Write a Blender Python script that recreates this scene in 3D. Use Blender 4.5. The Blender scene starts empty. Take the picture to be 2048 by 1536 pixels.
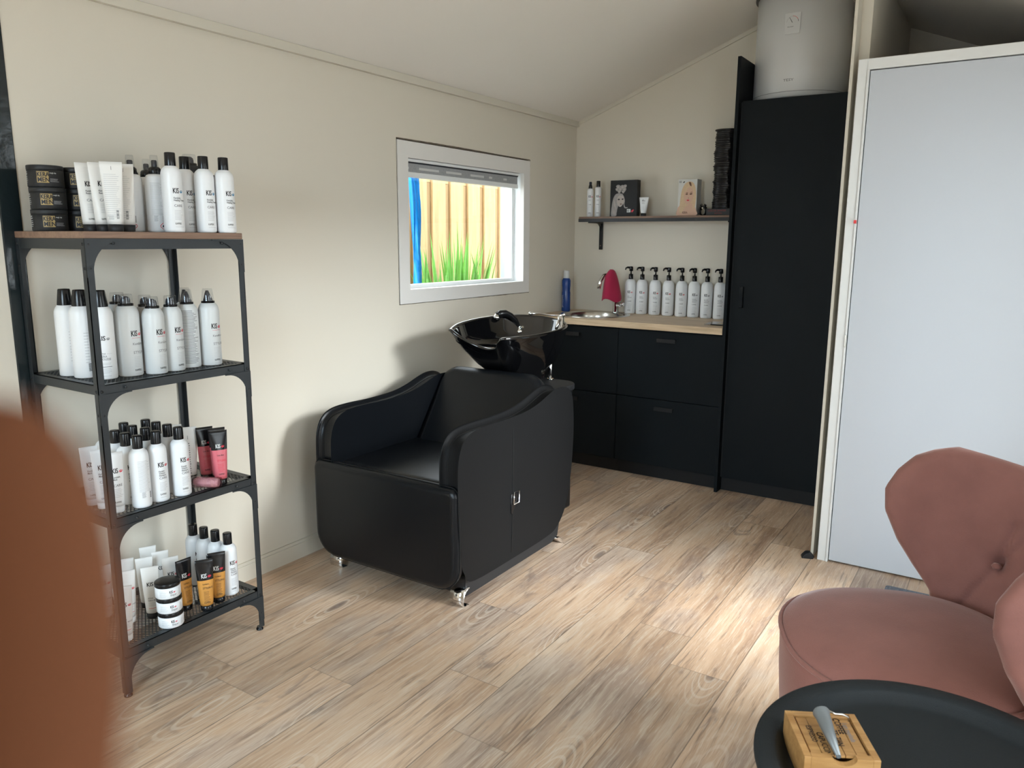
import bpy, bmesh, math, random
from mathutils import Vector, Matrix
random.seed(7)
sc = bpy.context.scene
COL = sc.collection
PI = math.pi

# ------------------------------------------------------------------ camera, world, lights, exposure
CAM = Vector((2.4593, -4.5292, 1.3438))
cR = Vector((0.83802726, 0.54559355, 0.00616273))
cU = Vector((-0.10524131, 0.15054653, 0.98298525))
cF = Vector((-0.53538264, 0.82441702, -0.18358108))
cam_d = bpy.data.cameras.new('camera'); cam = bpy.data.objects.new('camera', cam_d); COL.objects.link(cam)
cam.matrix_world = Matrix(((cR.x, cU.x, -cF.x, CAM.x), (cR.y, cU.y, -cF.y, CAM.y), (cR.z, cU.z, -cF.z, CAM.z), (0, 0, 0, 1)))
cam_d.sensor_width = 36; cam_d.lens = 1541.708 / 2048 * 36
cam_d.clip_start = 0.004; cam_d.clip_end = 60
cam_d.dof.use_dof = True; cam_d.dof.focus_distance = 2.7; cam_d.dof.aperture_fstop = 10.0
sc.camera = cam

world = bpy.data.worlds.new('overcast_sky'); sc.world = world; world.use_nodes = True
wn = world.node_tree; bg = wn.nodes['Background']
bg.inputs[0].default_value = (0.89, 0.95, 1.0, 1); bg.inputs[1].default_value = 5.4
sc.cycles.sample_clamp_indirect = 8
sc.cycles.max_bounces = 10
sc.cycles.diffuse_bounces = 5

def area(name, loc, rot, sx, sy, power, color, portal=False):
    l = bpy.data.lights.new(name, 'AREA'); l.shape = 'RECTANGLE'; l.size = sx; l.size_y = sy
    l.energy = power; l.color = color
    if portal: l.cycles.is_portal = True
    o = bpy.data.objects.new(name, l); COL.objects.link(o); o.location = loc; o.rotation_euler = rot
    return o
# daylight entering by the glazed openings: overcast sky panels standing outside the glass
area('sky_right', (7.2, -1.5, 3.4), (0, PI / 2 - .38, 0), 1.8, 2.4, 1150, (.95, .97, 1.0))
area('sky_front', (2.2, -9.6, 3.6), (PI / 2 - .35, 0, 0), 6.0, 4.0, 1100, (.62, .82, 1.0))
sc.view_settings.view_transform = 'Standard'; sc.view_settings.look = 'None'
sc.view_settings.gamma = 1; sc.view_settings.use_curve_mapping = False
sc.view_settings.exposure = 0.2

# ------------------------------------------------------------------ materials
def lin(c):
    return tuple(((v / 255) / 12.92 if v / 255 <= .04045 else (((v / 255) + .055) / 1.055) ** 2.4) for v in c)
MATS = {}
def mat(name, rgb, rough=.5, metal=0, spec=.5, coat=0, sheen=0, bump=0, bscale=200, var=0, vscale=8, alpha=None, trans=0, ior=1.45):
    if name in MATS: return MATS[name]
    m = bpy.data.materials.new(name); m.use_nodes = True; nt = m.node_tree
    p = nt.nodes['Principled BSDF']
    col = tuple(rgb) + (1,)
    p.inputs['Base Color'].default_value = col
    p.inputs['Roughness'].default_value = rough; p.inputs['Metallic'].default_value = metal
    p.inputs['Specular IOR Level'].default_value = spec; p.inputs['IOR'].default_value = ior
    p.inputs['Coat Weight'].default_value = coat; p.inputs['Coat Roughness'].default_value = .05
    p.inputs['Transmission Weight'].default_value = trans
    if sheen:
        p.inputs['Sheen Weight'].default_value = sheen; p.inputs['Sheen Roughness'].default_value = .35
        p.inputs['Sheen Tint'].default_value = (1, .82, .78, 1)
    tc = nt.nodes.new('ShaderNodeTexCoord')
    if bump:
        n = nt.nodes.new('ShaderNodeTexNoise'); n.inputs['Scale'].default_value = bscale; n.inputs['Detail'].default_value = 3
        b = nt.nodes.new('ShaderNodeBump'); b.inputs['Strength'].default_value = bump; b.inputs['Distance'].default_value = .002
        nt.links.new(tc.outputs['Object'], n.inputs['Vector']); nt.links.new(n.outputs['Fac'], b.inputs['Height'])
        nt.links.new(b.outputs['Normal'], p.inputs['Normal'])
    if var:
        n = nt.nodes.new('ShaderNodeTexNoise'); n.inputs['Scale'].default_value = vscale; n.inputs['Detail'].default_value = 4
        mx = nt.nodes.new('ShaderNodeMix'); mx.data_type = 'RGBA'
        mx.inputs[6].default_value = tuple(c * (1 - var) for c in rgb) + (1,)
        mx.inputs[7].default_value = tuple(min(1, c * (1 + var)) for c in rgb) + (1,)
        nt.links.new(tc.outputs['Object'], n.inputs['Vector']); nt.links.new(n.outputs['Fac'], mx.inputs[0])
        nt.links.new(mx.outputs[2], p.inputs['Base Color'])
    MATS[name] = m
    return m
def clear(name, tint, gl=.06, rough=.02):
    m = bpy.data.materials.new(name); m.use_nodes = True; nt = m.node_tree; nt.nodes.clear()
    out = nt.nodes.new('ShaderNodeOutputMaterial'); t = nt.nodes.new('ShaderNodeBsdfTransparent'); g = nt.nodes.new('ShaderNodeBsdfGlossy')
    t.inputs[0].default_value = tuple(tint) + (1,); g.inputs['Roughness'].default_value = rough
    f = nt.nodes.new('ShaderNodeFresnel')
    ge = nt.nodes.new('ShaderNodeNewGeometry'); io = nt.nodes.new('ShaderNodeMix'); io.inputs[2].default_value = 1.3; io.inputs[3].default_value = 1 / 1.3
    nt.links.new(ge.outputs['Backfacing'], io.inputs[0]); nt.links.new(io.outputs[0], f.inputs[0])
    a = nt.nodes.new('ShaderNodeMath'); a.operation = 'ADD'; a.inputs[1].default_value = gl
    mx = nt.nodes.new('ShaderNodeMixShader')
    nt.links.new(f.outputs[0], a.inputs[0]); nt.links.new(a.outputs[0], mx.inputs[0])
    nt.links.new(t.outputs[0], mx.inputs[1]); nt.links.new(g.outputs[0], mx.inputs[2]); nt.links.new(mx.outputs[0], out.inputs[0])
    MATS[name] = m
    return m
class NT:
    def __init__(s, name, rough=.5):
        s.m = bpy.data.materials.new(name); s.m.use_nodes = True; s.t = s.m.node_tree; s.p = s.t.nodes['Principled BSDF']
        s.p.inputs['Roughness'].default_value = rough; MATS[name] = s.m
        s.tc = s.t.nodes.new('ShaderNodeTexCoord')
    def link(s, a, b): s.t.links.new(a, b)
    def math(s, op, a, b=None, c=None):
        n = s.t.nodes.new('ShaderNodeMath'); n.operation = op
        for i, v in enumerate((a, b, c)):
            if v is None: continue
            if isinstance(v, (int, float)): n.inputs[i].default_value = v
            else: s.link(v, n.inputs[i])
        return n.outputs[0]
    def comb(s, x, y, z):
        n = s.t.nodes.new('ShaderNodeCombineXYZ')
        for i, v in enumerate((x, y, z)):
            if isinstance(v, (int, float)): n.inputs[i].default_value = v
            else: s.link(v, n.inputs[i])
        return n.outputs[0]
    def noise(s, vec, scale, detail=4, rough=.6, dist=0):
        n = s.t.nodes.new('ShaderNodeTexNoise'); n.inputs['Scale'].default_value = scale; n.inputs['Detail'].default_value = detail
        n.inputs['Roughness'].default_value = rough; n.inputs['Distortion'].default_value = dist
        s.link(vec, n.inputs['Vector']); return n.outputs['Fac']
    def white(s, vec):
        n = s.t.nodes.new('ShaderNodeTexWhiteNoise'); s.link(vec, n.inputs['Vector']); return n
    def ramp(s, f, stops):
        n = s.t.nodes.new('ShaderNodeValToRGB'); e = n.color_ramp.elements
        while len(e) < len(stops): e.new(.5)
        for i, (p, c) in enumerate(stops): e[i].position = p; e[i].color = tuple(c) + (1,)
        s.link(f, n.inputs[0]); return n.outputs[0]
    def mix(s, f, a, b, mode='MIX'):
        n = s.t.nodes.new('ShaderNodeMix'); n.data_type = 'RGBA'; n.blend_type = mode
        for i, v in ((0, f), (6, a), (7, b)):
            if isinstance(v, (int, float)): n.inputs[i].default_value = v
            elif isinstance(v, tuple): n.inputs[i].default_value = v + (1,)
            else: s.link(v, n.inputs[i])
        return n.outputs[2]
    def sstep(s, v, a, b):
        n = s.t.nodes.new('ShaderNodeMapRange'); n.interpolation_type = 'SMOOTHSTEP'
        n.inputs[1].default_value = a; n.inputs[2].default_value = b; s.link(v, n.inputs[0]); return n.outputs[0]
    def bump(s, h, st, dist=.002):
        b = s.t.nodes.new('ShaderNodeBump'); b.inputs['Strength'].default_value = st; b.inputs['Distance'].default_value = dist
        s.link(h, b.inputs['Height']); s.link(b.outputs[0], s.p.inputs['Normal'])

def floor_material():
    s = NT('oak_plank_floor', .48)
    sp = s.t.nodes.new('ShaderNodeSeparateXYZ'); s.link(s.tc.outputs['Object'], sp.inputs[0]); X, Y = sp.outputs[0], sp.outputs[1]
    px = s.math('DIVIDE', s.math('SUBTRACT', X, .502), .191)
    ix = s.math('FLOOR', px); fx = s.math('FRACT', px)
    off = s.white(s.comb(ix, 3.7, 0)).outputs[0]
    py = s.math('ADD', s.math('DIVIDE', Y, 1.22), s.math('MULTIPLY', off, 3.0))
    iy = s.math('FLOOR', py); fy = s.math('FRACT', py)
    idn = s.white(s.comb(ix, iy, 1.3)); r1 = idn.outputs[0]
    sc3 = s.t.nodes.new('ShaderNodeSeparateColor'); s.link(idn.outputs[1], sc3.inputs[0]); r2 = sc3.outputs[1]
    z = s.math('MULTIPLY', r1, 37.0)
    # warped grain
    warp = s.math('MULTIPLY', s.math('SUBTRACT', s.noise(s.comb(X, s.math('MULTIPLY', Y, .35), z), 5.5, 3), .5), .040)
    gx = s.math('ADD', X, warp)
    broad = s.noise(s.comb(s.math('MULTIPLY', gx, 9.0), s.math('MULTIPLY', Y, 1.15), z), 1.0, 5, .62)
    fine = s.noise(s.comb(s.math('MULTIPLY', gx, 85.0), s.math('MULTIPLY', Y, 3.2), z), 1.0, 4, .7)
    vfine = s.noise(s.comb(s.math('MULTIPLY', X, 260.0), s.math('MULTIPLY', Y, 14.0), z), 1.0, 2, .6)
    patch = s.noise(s.comb(s.math('MULTIPLY', X, 5.0), s.math('MULTIPLY', Y, 2.2), z), 1.0, 3, .55)
    base = s.ramp(broad, [(.28, (.315, .195, .128)), (.42, (.45, .30, .195)), (.55, (.545, .375, .25)), (.72, (.63, .475, .34))])
    grey = s.ramp(broad, [(.3, (.27, .185, .145)), (.5, (.41, .305, .235)), (.7, (.54, .43, .34))])
    c = s.mix(s.math('MULTIPLY', s.sstep(patch, .47, .64), .85), base, grey)
    c = s.mix(s.math('MULTIPLY', s.sstep(fine, .5, .68), .5), c, (.66, .56, .44))
    c = s.mix(s.math('MULTIPLY', s.sstep(fine, .48, .30), .72), c, (.19, .13, .095))
    c = s.mix(s.math('MULTIPLY', s.sstep(s.noise(s.comb(s.math('MULTIPLY', X, 11.0), s.math('MULTIPLY', Y, 4.0), z), 1.0, 4, .6, .8), .60, .74), .55), c, (.17, .135, .125))
    c = s.mix(s.math('MULTIPLY', s.sstep(vfine, .56, .68), .35), c, (.70, .61, .50))
    # cathedral rings near occasional knots
    vor = s.t.nodes.new('ShaderNodeTexVoronoi'); vor.inputs['Scale'].default_value = 1.0
    s.link(s.comb(s.math('MULTIPLY', gx, 4.6), s.math('MULTIPLY', Y, 1.25), z), vor.inputs['Vector'])
    d = vor.outputs['Distance']
    rings = s.math('SINE', s.math('MULTIPLY', d, 105.0))
    near = s.sstep(d, .40, .12)
    c = s.mix(s.math('MULTIPLY', s.math('MULTIPLY', s.sstep(rings, .35, .95), near), .42), c, (.72, .63, .52))
    c = s.mix(s.math('MULTIPLY', s.sstep(d, .095, .03), .7), c, (.14, .11, .10))
    tone = s.math('ADD', .86, s.math('MULTIPLY', r2, .26))
    c = s.mix(1.0, c, s.comb(tone, tone, tone), 'MULTIPLY')
    e = s.math('MULTIPLY', s.math('ABSOLUTE', s.math('SUBTRACT', fx, .5)), 2.0)
    c = s.mix(s.math('MULTIPLY', s.sstep(e, .976, .992), .8), c, (.15, .11, .08))
    e2 = s.math('MULTIPLY', s.math('ABSOLUTE', s.math('SUBTRACT', fy, .5)), 2.0)
    c = s.mix(s.math('MULTIPLY', s.sstep(e2, .9955, .9985), .45), c, (.20, .15, .11))
    s.link(c, s.p.inputs['Base Color'])
    s.link(s.math('ADD', .34, s.math('MULTIPLY', fine, .22)), s.p.inputs['Roughness'])
    s.bump(fine, .12, .001)
    return s.m
def wood(name, c0, c1, axis=0, sc_=6, rough=.5, stretch=14, knots=0):
    s = NT(name, rough)
    sp = s.t.nodes.new('ShaderNodeSeparateXYZ'); s.link(s.tc.outputs['Object'], sp.inputs[0])
    comps = [s.math('MULTIPLY', sp.outputs[i], sc_ if i == axis else sc_ * stretch) for i in range(3)]
    v = s.comb(*comps)
    f = s.noise(v, 1.0, 5, .65, .4)
    c = s.ramp(f, [(.3, c0), (.7, c1)])
    if knots:
        vv = s.t.nodes.new('ShaderNodeTexVoronoi'); vv.inputs['Scale'].default_value = knots
        s.link(s.tc.outputs['Object'], vv.inputs['Vector'])
        c = s.mix(s.math('MULTIPLY', s.sstep(vv.outputs['Distance'], .13, .04), .75), c, tuple(x * .45 for x in c0))
    s.link(c, s.p.inputs['Base Color']); s.bump(f, .1, .001)
    return s.m

m_floor = floor_material()
m_wall = mat('painted_wall', (.70, .65, .555), .85, bump=.06, bscale=90)
m_ceil = mat('painted_ceiling', (.83, .79, .73), .85, bump=.05, bscale=60)
m_trim = mat('painted_trim', (.66, .62, .53), .5)
m_casing = mat('window_casing_paint', (.80, .78, .75), .5)
m_wframe = mat('white_window_frame', (.86, .88, .88), .3)
m_gap = mat('raw_gap', (.13, .10, .07), .9, var=.6, vscale=40)
m_black_paint = mat('black_gloss_paint', (.010, .016, .018), .22, spec=.6, bump=.9, bscale=24)
m_blackfront = mat('black_cabinet_front', (.0070, .0095, .0115), .50, spec=.14, bump=.25, bscale=500)
m_blackin = mat('black_plinth', (.004, .004, .005), .6)
m_worktop = wood('oak_worktop', (.42, .29, .17), (.72, .56, .38), 0, 3, .45, 12)
m_walnut = wood('dark_walnut_board', (.10, .052, .032), (.23, .135, .085), 0, 4, .5, 14)
m_rackboard = wood('rack_top_board', (.15, .085, .055), (.30, .185, .125), 1, 4, .5, 12)
m_rack = mat('black_rack_steel', (.020, .024, .027), .38, spec=.5, bump=.15, bscale=600)
m_screw = mat('black_screw', (.006, .006, .007), .3)
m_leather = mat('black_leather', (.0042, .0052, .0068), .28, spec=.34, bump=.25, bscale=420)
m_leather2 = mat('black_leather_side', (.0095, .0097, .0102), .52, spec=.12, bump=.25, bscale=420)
m_seam = mat('black_seam', (.002, .002, .002), .8)
m_ceramic = mat('black_glazed_basin', (.003, .003, .0035), .05, spec=.6, coat=1)
m_chrome = mat('chrome', (.80, .80, .80), .07, metal=1)
m_steel = mat('brushed_steel', (.58, .56, .52), .22, metal=1)
m_blackpl = mat('black_plastic', (.008, .008, .009), .22, spec=.5)
m_blackmt = mat('black_matte_plastic', (.014, .015, .017), .5)
m_greypl = mat('dark_grey_plastic', (.03, .033, .043), .35)
m_white = mat('white_bottle', (.80, .81, .82), .32, spec=.5)
m_silver = mat('pale_grey_can', (.64, .66, .66), .30, spec=.5)
m_cream = mat('cream_tube', (.78, .765, .735), .38)
m_ink = mat('black_ink', (.012, .012, .014), .5)
m_inkg = mat('grey_ink', (.22, .22, .23), .6)
m_inklt = mat('pale_grey_ink', (.50, .50, .51), .6)
m_red = mat('red_ink', (.62, .035, .06), .5)
m_blue = mat('blue_ink', (.03, .20, .38), .5)
m_gold = mat('gold_label', (.36, .25, .09), .45, var=.25, vscale=60)
m_wink = mat('white_ink', (.62, .63, .62), .5)
m_pink = mat('pink_tube', (.62, .14, .17), .35)
m_orange = mat('orange_tube', (.60, .28, .06), .3, var=.2, vscale=20)
m_velvet = mat('pink_velvet', (.255, .112, .091), .8, sheen=.5, var=.17, vscale=13, bump=.3, bscale=300, spec=.2)
m_table = mat('dark_table_steel', (.017, .020, .0215), .55, spec=.2, bump=.3, bscale=500)
m_pine = wood('varnished_pine', (.30, .145, .045), (.48, .27, .10), 0, 8, .4, 10)
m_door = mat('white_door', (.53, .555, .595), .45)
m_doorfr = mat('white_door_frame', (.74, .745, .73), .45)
m_heater = mat('white_enamel', (.66, .67, .67), .3)
m_dark = mat('dark_void', (.006, .006, .006), .9)
m_skin = mat('skin', (.190, .074, .037), .9, spec=.1, var=.06, vscale=90)
m_cloth = mat('magenta_towel', (.40, .018, .065), .9, sheen=.3, bump=.6, bscale=700)
m_bluepl = mat('blue_can', (.008, .045, .22), .2, spec=.6)
m_fence = wood('pine_fence', (.40, .24, .105), (.56, .37, .17), 2, 2.2, .7, 11, knots=2.4)
m_fence2 = wood('pine_fence_back', (.29, .175, .08), (.40, .26, .12), 2, 2.2, .7, 11)
m_leaf = mat('strap_leaf', (.17, .42, .07), .45, var=.35, vscale=9)
m_tarp = mat('blue_tarpaulin', (.005, .25, .72), .35, var=.2, vscale=30)
m_post = mat('white_post', (.50, .56, .62), .4)
m_soil = mat('garden_soil', (.10, .075, .05), .95, var=.4, vscale=12)
m_blind = mat('grey_blind_fabric', (.34, .35, .36), .8, var=.25, vscale=160)
m_clearpl = clear('clear_plastic', (.93, .94, .95), .05, .04)
m_glass = clear('window_glass', (.96, .98, .98), .0, .0)
m_wrap = clear('pinkish_wrap', (.93, .80, .82), .16, .12)
m_plaster = mat('facade_render', (.62, .60, .55), .9)
m_rug = mat('speckled_grey_carpet', (.12, .13, .155), .95, var=.95, vscale=150, bump=1, bscale=300)

# ------------------------------------------------------------------ geometry helpers
class MB:
    def __init__(s): s.v = []; s.f = []; s.mi = []; s.sm = []
    def add(s, vs, fs, mi=0, smooth=False, M=None):
        b = len(s.v)
        for v in vs:
            v = Vector(v)
            if M is not None: v = M @ v
            s.v.append(v)
        for f in fs: s.f.append([i + b for i in f]); s.mi.append(mi); s.sm.append(smooth)
        return s
    def box(s, lo, hi, mi=0, M=None, bev=0):
        if bev > 0:
            bm = bmesh.new(); bmesh.ops.create_cube(bm, size=1)
            c = [(lo[i] + hi[i]) / 2 for i in range(3)]; d = [hi[i] - lo[i] for i in range(3)]
            for v in bm.verts: v.co = Vector((c[0] + v.co.x * d[0], c[1] + v.co.y * d[1], c[2] + v.co.z * d[2]))
            bmesh.ops.bevel(bm, geom=bm.edges[:], offset=min(bev, min(d) * .45), segments=2, profile=.5, affect='EDGES')
            bm.verts.ensure_lookup_table()
            s.add([v.co.copy() for v in bm.verts], [[v.index for v in f.verts] for f in bm.faces], mi, False, M); bm.free(); return s
        x0, y0, z0 = lo; x1, y1, z1 = hi
        vs = [(x0, y0, z0), (x1, y0, z0), (x1, y1, z0), (x0, y1, z0), (x0, y0, z1), (x1, y0, z1), (x1, y1, z1), (x0, y1, z1)]
        return s.add(vs, [(0, 3, 2, 1), (4, 5, 6, 7), (0, 1, 5, 4), (1, 2, 6, 5), (2, 3, 7, 6), (3, 0, 4, 7)], mi, False, M)
    def lathe(s, prof, n=24, mi=0, M=None, smooth=True, sx=1, sy=1, cap=True):
        vs = []; fs = []
        for r, z in prof:
            for k in range(n):
                a = 2 * PI * k / n; vs.append((r * sx * math.cos(a), r * sy * math.sin(a), z))
        for i in range(len(prof) - 1):
            for k in range(n):
                k2 = (k + 1) % n; fs.append((i * n + k, i * n + k2, (i + 1) * n + k2, (i + 1) * n + k))
        s.add(vs, fs, mi, smooth, M)
        if cap:
            L = len(prof) - 1
            if prof[0][0] > 1e-6: s.add(vs[:n], [tuple(range(n))[::-1]], mi, False, M)
            if prof[L][0] > 1e-6: s.add(vs[L * n:], [tuple(range(n))], mi, False, M)
        return s
    def rings(s, rings, mi=0, smooth=True, M=None, cap0=True, cap1=True, closed=True, flat=True):
        n = len(rings[0]); vs = [p for r in rings for p in r]; fs = []
        for i in range(len(rings) - 1):
            for k in range(n if closed else n - 1):
                k2 = (k + 1) % n; fs.append((i * n + k, i * n + k2, (i + 1) * n + k2, (i + 1) * n + k))
        s.add(vs, fs, mi, smooth, M); b = len(s.v) - len(vs)
        for on, f in ((cap0, tuple(b + k for k in range(n))[::-1]), (cap1, tuple(b + (len(rings) - 1) * n + k for k in range(n)))):
            if on: s.f.append(f); s.mi.append(mi); s.sm.append(False)
        return s
    def tube(s, pts, r, n=8, mi=0, M=None, smooth=True, cap=True):
        pts = [Vector(p) for p in pts]; rr = r if isinstance(r, (list, tuple)) else [r] * len(pts)
        rings = []; up = None
        for i, p in enumerate(pts):
            t = (pts[min(i + 1, len(pts) - 1)] - pts[max(i - 1, 0)]).normalized()
            if up is None: up = Vector((0, 0, 1)) if abs(t.z) < .9 else Vector((1, 0, 0))
            a = t.cross(up).normalized(); b = a.cross(t).normalized(); up = b
            rings.append([p + (a * math.cos(2 * PI * k / n) + b * math.sin(2 * PI * k / n)) * rr[i] for k in range(n)])
        return s.rings(rings, mi, smooth, M, cap, cap)
    def pad(s, outline, w0, w1, r, fn, mi=0, segs=4, M=None):
        """outline: closed 2D loop (ccw), extruded from w0 to w1 with edges rounded by r; fn(a,b,w)->3D"""
        n = len(outline); P = [Vector(p) for p in outline]; N = []
        for i in range(n):
            t = (P[(i + 1) % n] - P[i - 1]); t.normalize(); N.append(Vector((t.y, -t.x)))
        rings = []
        for k in range(segs + 1):
            a = PI / 2 * k / segs; ins = r * (1 - math.sin(a)); w = w0 + r * (1 - math.cos(a)) 
            rings.append([fn(*(P[i] - N[i] * ins), w) for i in range(n)])
        for k in range(segs + 1):
            a = PI / 2 * (1 - k / segs); ins = r * (1 - math.sin(a)); w = w1 - r * (1 - math.cos(a))
            rings.append([fn(*(P[i] - N[i] * ins), w) for i in range(n)])
        return s.rings(rings, mi, True, M)
    def mesh(s, name, mats):
        me = bpy.data.meshes.new(name); me.from_pydata([tuple(v) for v in s.v], [], s.f)
        for m in (mats if isinstance(mats, (list, tuple)) else [mats]): me.materials.append(m)
        me.polygons.foreach_set('material_index', s.mi); me.polygons.foreach_set('use_smooth', s.sm)
        bm = bmesh.new(); bm.from_mesh(me); bmesh.ops.recalc_face_normals(bm, faces=bm.faces[:]); bm.to_mesh(me); bm.free()
        me.update(); return me
    def build(s, name, mats, parent=None, label=None):
        o = bpy.data.objects.new(name, s.mesh(name, mats)); COL.objects.link(o)
        if parent is not None: o.parent = parent
        if label: o['label'] = label
        return o
def tag(o, label, cat, group=None, kind=None):
    o['label'] = label; o['category'] = cat
    if group: o['group'] = group
    if kind: o['kind'] = kind
    return o
def struct(name, mb, mats):
    o = mb.build(name, mats); o['kind'] = 'structure'; return o
def empty(name, loc, rz=0, label=None, cat=None, group=None):
    o = bpy.data.objects.new(name, None); COL.objects.link(o); o.empty_display_size = .05
    o.location = loc; o.rotation_euler = (0, 0, rz)
    if label: tag(o, label, cat, group)
    return o
def catmull(pts, k=6, closed=True):
    n = len(pts); out = []; P = [Vector(p) for p in pts]
    for i in range(n if closed else n - 1):
        g = lambda j: P[j % n] if closed else P[max(0, min(n - 1, j))]
        p0, p1, p2, p3 = g(i - 1), g(i), g(i + 1), g(i + 2)
        for j in range(k):
            t = j / k
            out.append(.5 * ((2 * p1) + (p2 - p0) * t + (2 * p0 - 5 * p1 + 4 * p2 - p3) * t * t + (3 * p1 - p0 - 3 * p2 + p3) * t ** 3))
    if not closed: out.append(P[-1])
    return out
def rrect(x0, y0, x1, y1, r, seg=5):
    rs = r if isinstance(r, (list, tuple)) else [r] * 4     # bl, br, tr, tl
    out = []
    for (cx, cy, a0, rr) in ((x0 + rs[0], y0 + rs[0], PI, rs[0]), (x1 - rs[1], y0 + rs[1], 1.5 * PI, rs[1]), (x1 - rs[2], y1 - rs[2], 0, rs[2]), (x0 + rs[3], y1 - rs[3], .5 * PI, rs[3])):
        for k in range(seg + 1):
            a = a0 + PI / 2 * k / seg; out.append((cx + rr * math.cos(a), cy + rr * math.sin(a)))
    return out
_txt = {}
def text2d(st):
    """glyph triangles with cap height 1, starting at x=0"""
    if st not in _txt:
        c = bpy.data.curves.new('t', 'FONT'); c.body = st; c.size = 1; c.resolution_u = 2; c.offset = .012
        o = bpy.data.objects.new('t', c); COL.objects.link(o); dg = bpy.context.evaluated_depsgraph_get(); dg.update()
        me = o.evaluated_get(dg).to_mesh()
        vs = [(v.co.x, v.co.y) for v in me.vertices]; fs = [tuple(p.vertices) for p in me.polygons]
        o.evaluated_get(dg).to_mesh_clear(); bpy.data.objects.remove(o); bpy.data.curves.remove(c)
        k = 1 / .69; x0 = min(v[0] for v in vs) if vs else 0
        vs = [((v[0] - x0) * k, v[1] * k) for v in vs]
        _txt[st] = (vs, fs, max(v[0] for v in vs))
    return _txt[st]
INKS = [m_ink, m_red, m_inkg, m_blue, m_wink, m_gold, m_inklt]
class Lab:
    """flat artwork in (u,z), later laid onto a surface"""
    def __init__(s): s.items = []; s.layer = 0
    def add(s, vs, fs, mi): s.items.append((vs, fs, mi, s.layer)); s.layer += 0
    def text(s, st, u, z, h, mi=0, xs=1.0, center=False):
        vs, fs, w = text2d(st); o = u - (w * h * xs / 2 if center else 0)
        s.items.append(([(o + a * h * xs, z + b * h) for a, b in vs], fs, mi, s.layer)); return w * h * xs
    def bar(s, u, z, w, h, mi=6, n=4):
        vs = []; 
        n = max(n, int(abs(w) / .004))
        for k in range(n + 1): x = u + w * k / n; vs += [(x, z), (x, z + h)]
        s.items.append((vs, [(2 * k, 2 * k + 2, 2 * k + 3, 2 * k + 1) for k in range(n)], mi, s.layer))
    def quad(s, u0, z0, u1, z1, mi, n=10): s.bar(u0, z0, u1 - u0, z1 - z0, mi, n)
    def poly(s, pts, mi): s.items.append(([tuple(p) for p in pts], [tuple(range(len(pts)))], mi, s.layer))
    def lips(s, u, z, w, mi=1):
        up = [(0, .35), (.25, .62), (.45, .80), (.55, .70), (.68, .78), (1, .62), (.7, .52), (.5, .50), (.3, .42)]
        lo = [(.05, .28), (.3, .34), (.5, .40), (.72, .42), (.97, .54), (.85, .22), (.6, .02), (.35, .04)]
        for p in (up, lo): s.items.append(([(u + a * w, z + b * w * .75) for a, b in p], [tuple(range(len(p)))], mi, s.layer))
    def lines(s, u, z0, n, dz, w, h=.0009, mi=6):
        rnd = random.Random(n * 31 + int(w * 1e4))
        for k in range(n): s.bar(u, z0 - k * dz, w * rnd.uniform(.72, 1), h, mi, 3)
    def build(s, fn):
        """fn(u,z,lift)->3D"""
        mb = MB()
        for vs, fs, mi, ly in s.items: mb.add([fn(u, z, .00035 + .0002 * ly) for u, z in vs], fs, mi)
        return mb
def on_cyl(R):
    return lambda u, z, l: ((R(z) + l) * math.sin(u / R(z)), -(R(z) + l) * math.cos(u / R(z)), z)
def inst(name, parts, loc, rz, label, cat, group=None, tilt=(0, 0)):
    r = empty(name, loc, rz, label, cat, group); r.rotation_euler = (tilt[0], tilt[1], rz)
    for (pn, me, *rest) in parts:
        o = bpy.data.objects.new(pn, me); COL.objects.link(o); o.parent = r
        if rest and rest[0]:
            for (sn, sme) in rest[0]:
                q = bpy.data.objects.new(sn, sme); COL.objects.link(q); q.parent = o
    return r

# ------------------------------------------------------------------ the room
def CZ(x): return 2.08 + .385 * x if x < 1.364 else 2.605 - .40 * (x - 1.364)
XR, YF = 2.85, -5.30
struct('floor', MB().box((-.12, YF - .12, -.08), (XR + .12, .12, 0)), m_floor)
mb = MB(); W = (-.12, 0)
hy0, hy1, hz0, hz1 = -1.733, -.564, 1.035, 1.803
mb.box((-.12, YF - .12, 0), (0, hy0, 2.08)).box((-.12, hy1, 0), (0, 0, 2.08)).box((-.12, hy0, 0), (0, hy1, hz0)).box((-.12, hy0, hz1), (0, hy1, 2.08))
struct('wall_left', mb, m_wall)
def gable(y0, y1, x0, x1, mb, lift=0):
    xs = sorted({x0, x1} | ({1.364} if x0 < 1.364 < x1 else set()))
    pts = [(x0, 0), (x1, 0)] + [(x, CZ(x) + lift) for x in reversed(xs)]
    n = len(pts); vs = [(x, y0, z) for x, z in pts] + [(x, y1, z) for x, z in pts]
    fs = [tuple(range(n)), tuple(range(n, 2 * n))[::-1]] + [(i, (i + 1) % n, (i + 1) % n + n, i + n) for i in range(n)]
    mb.add(vs, fs); return mb
struct('wall_back', gable(0, .12, -.12, XR + .12, MB()), m_wall)
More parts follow.
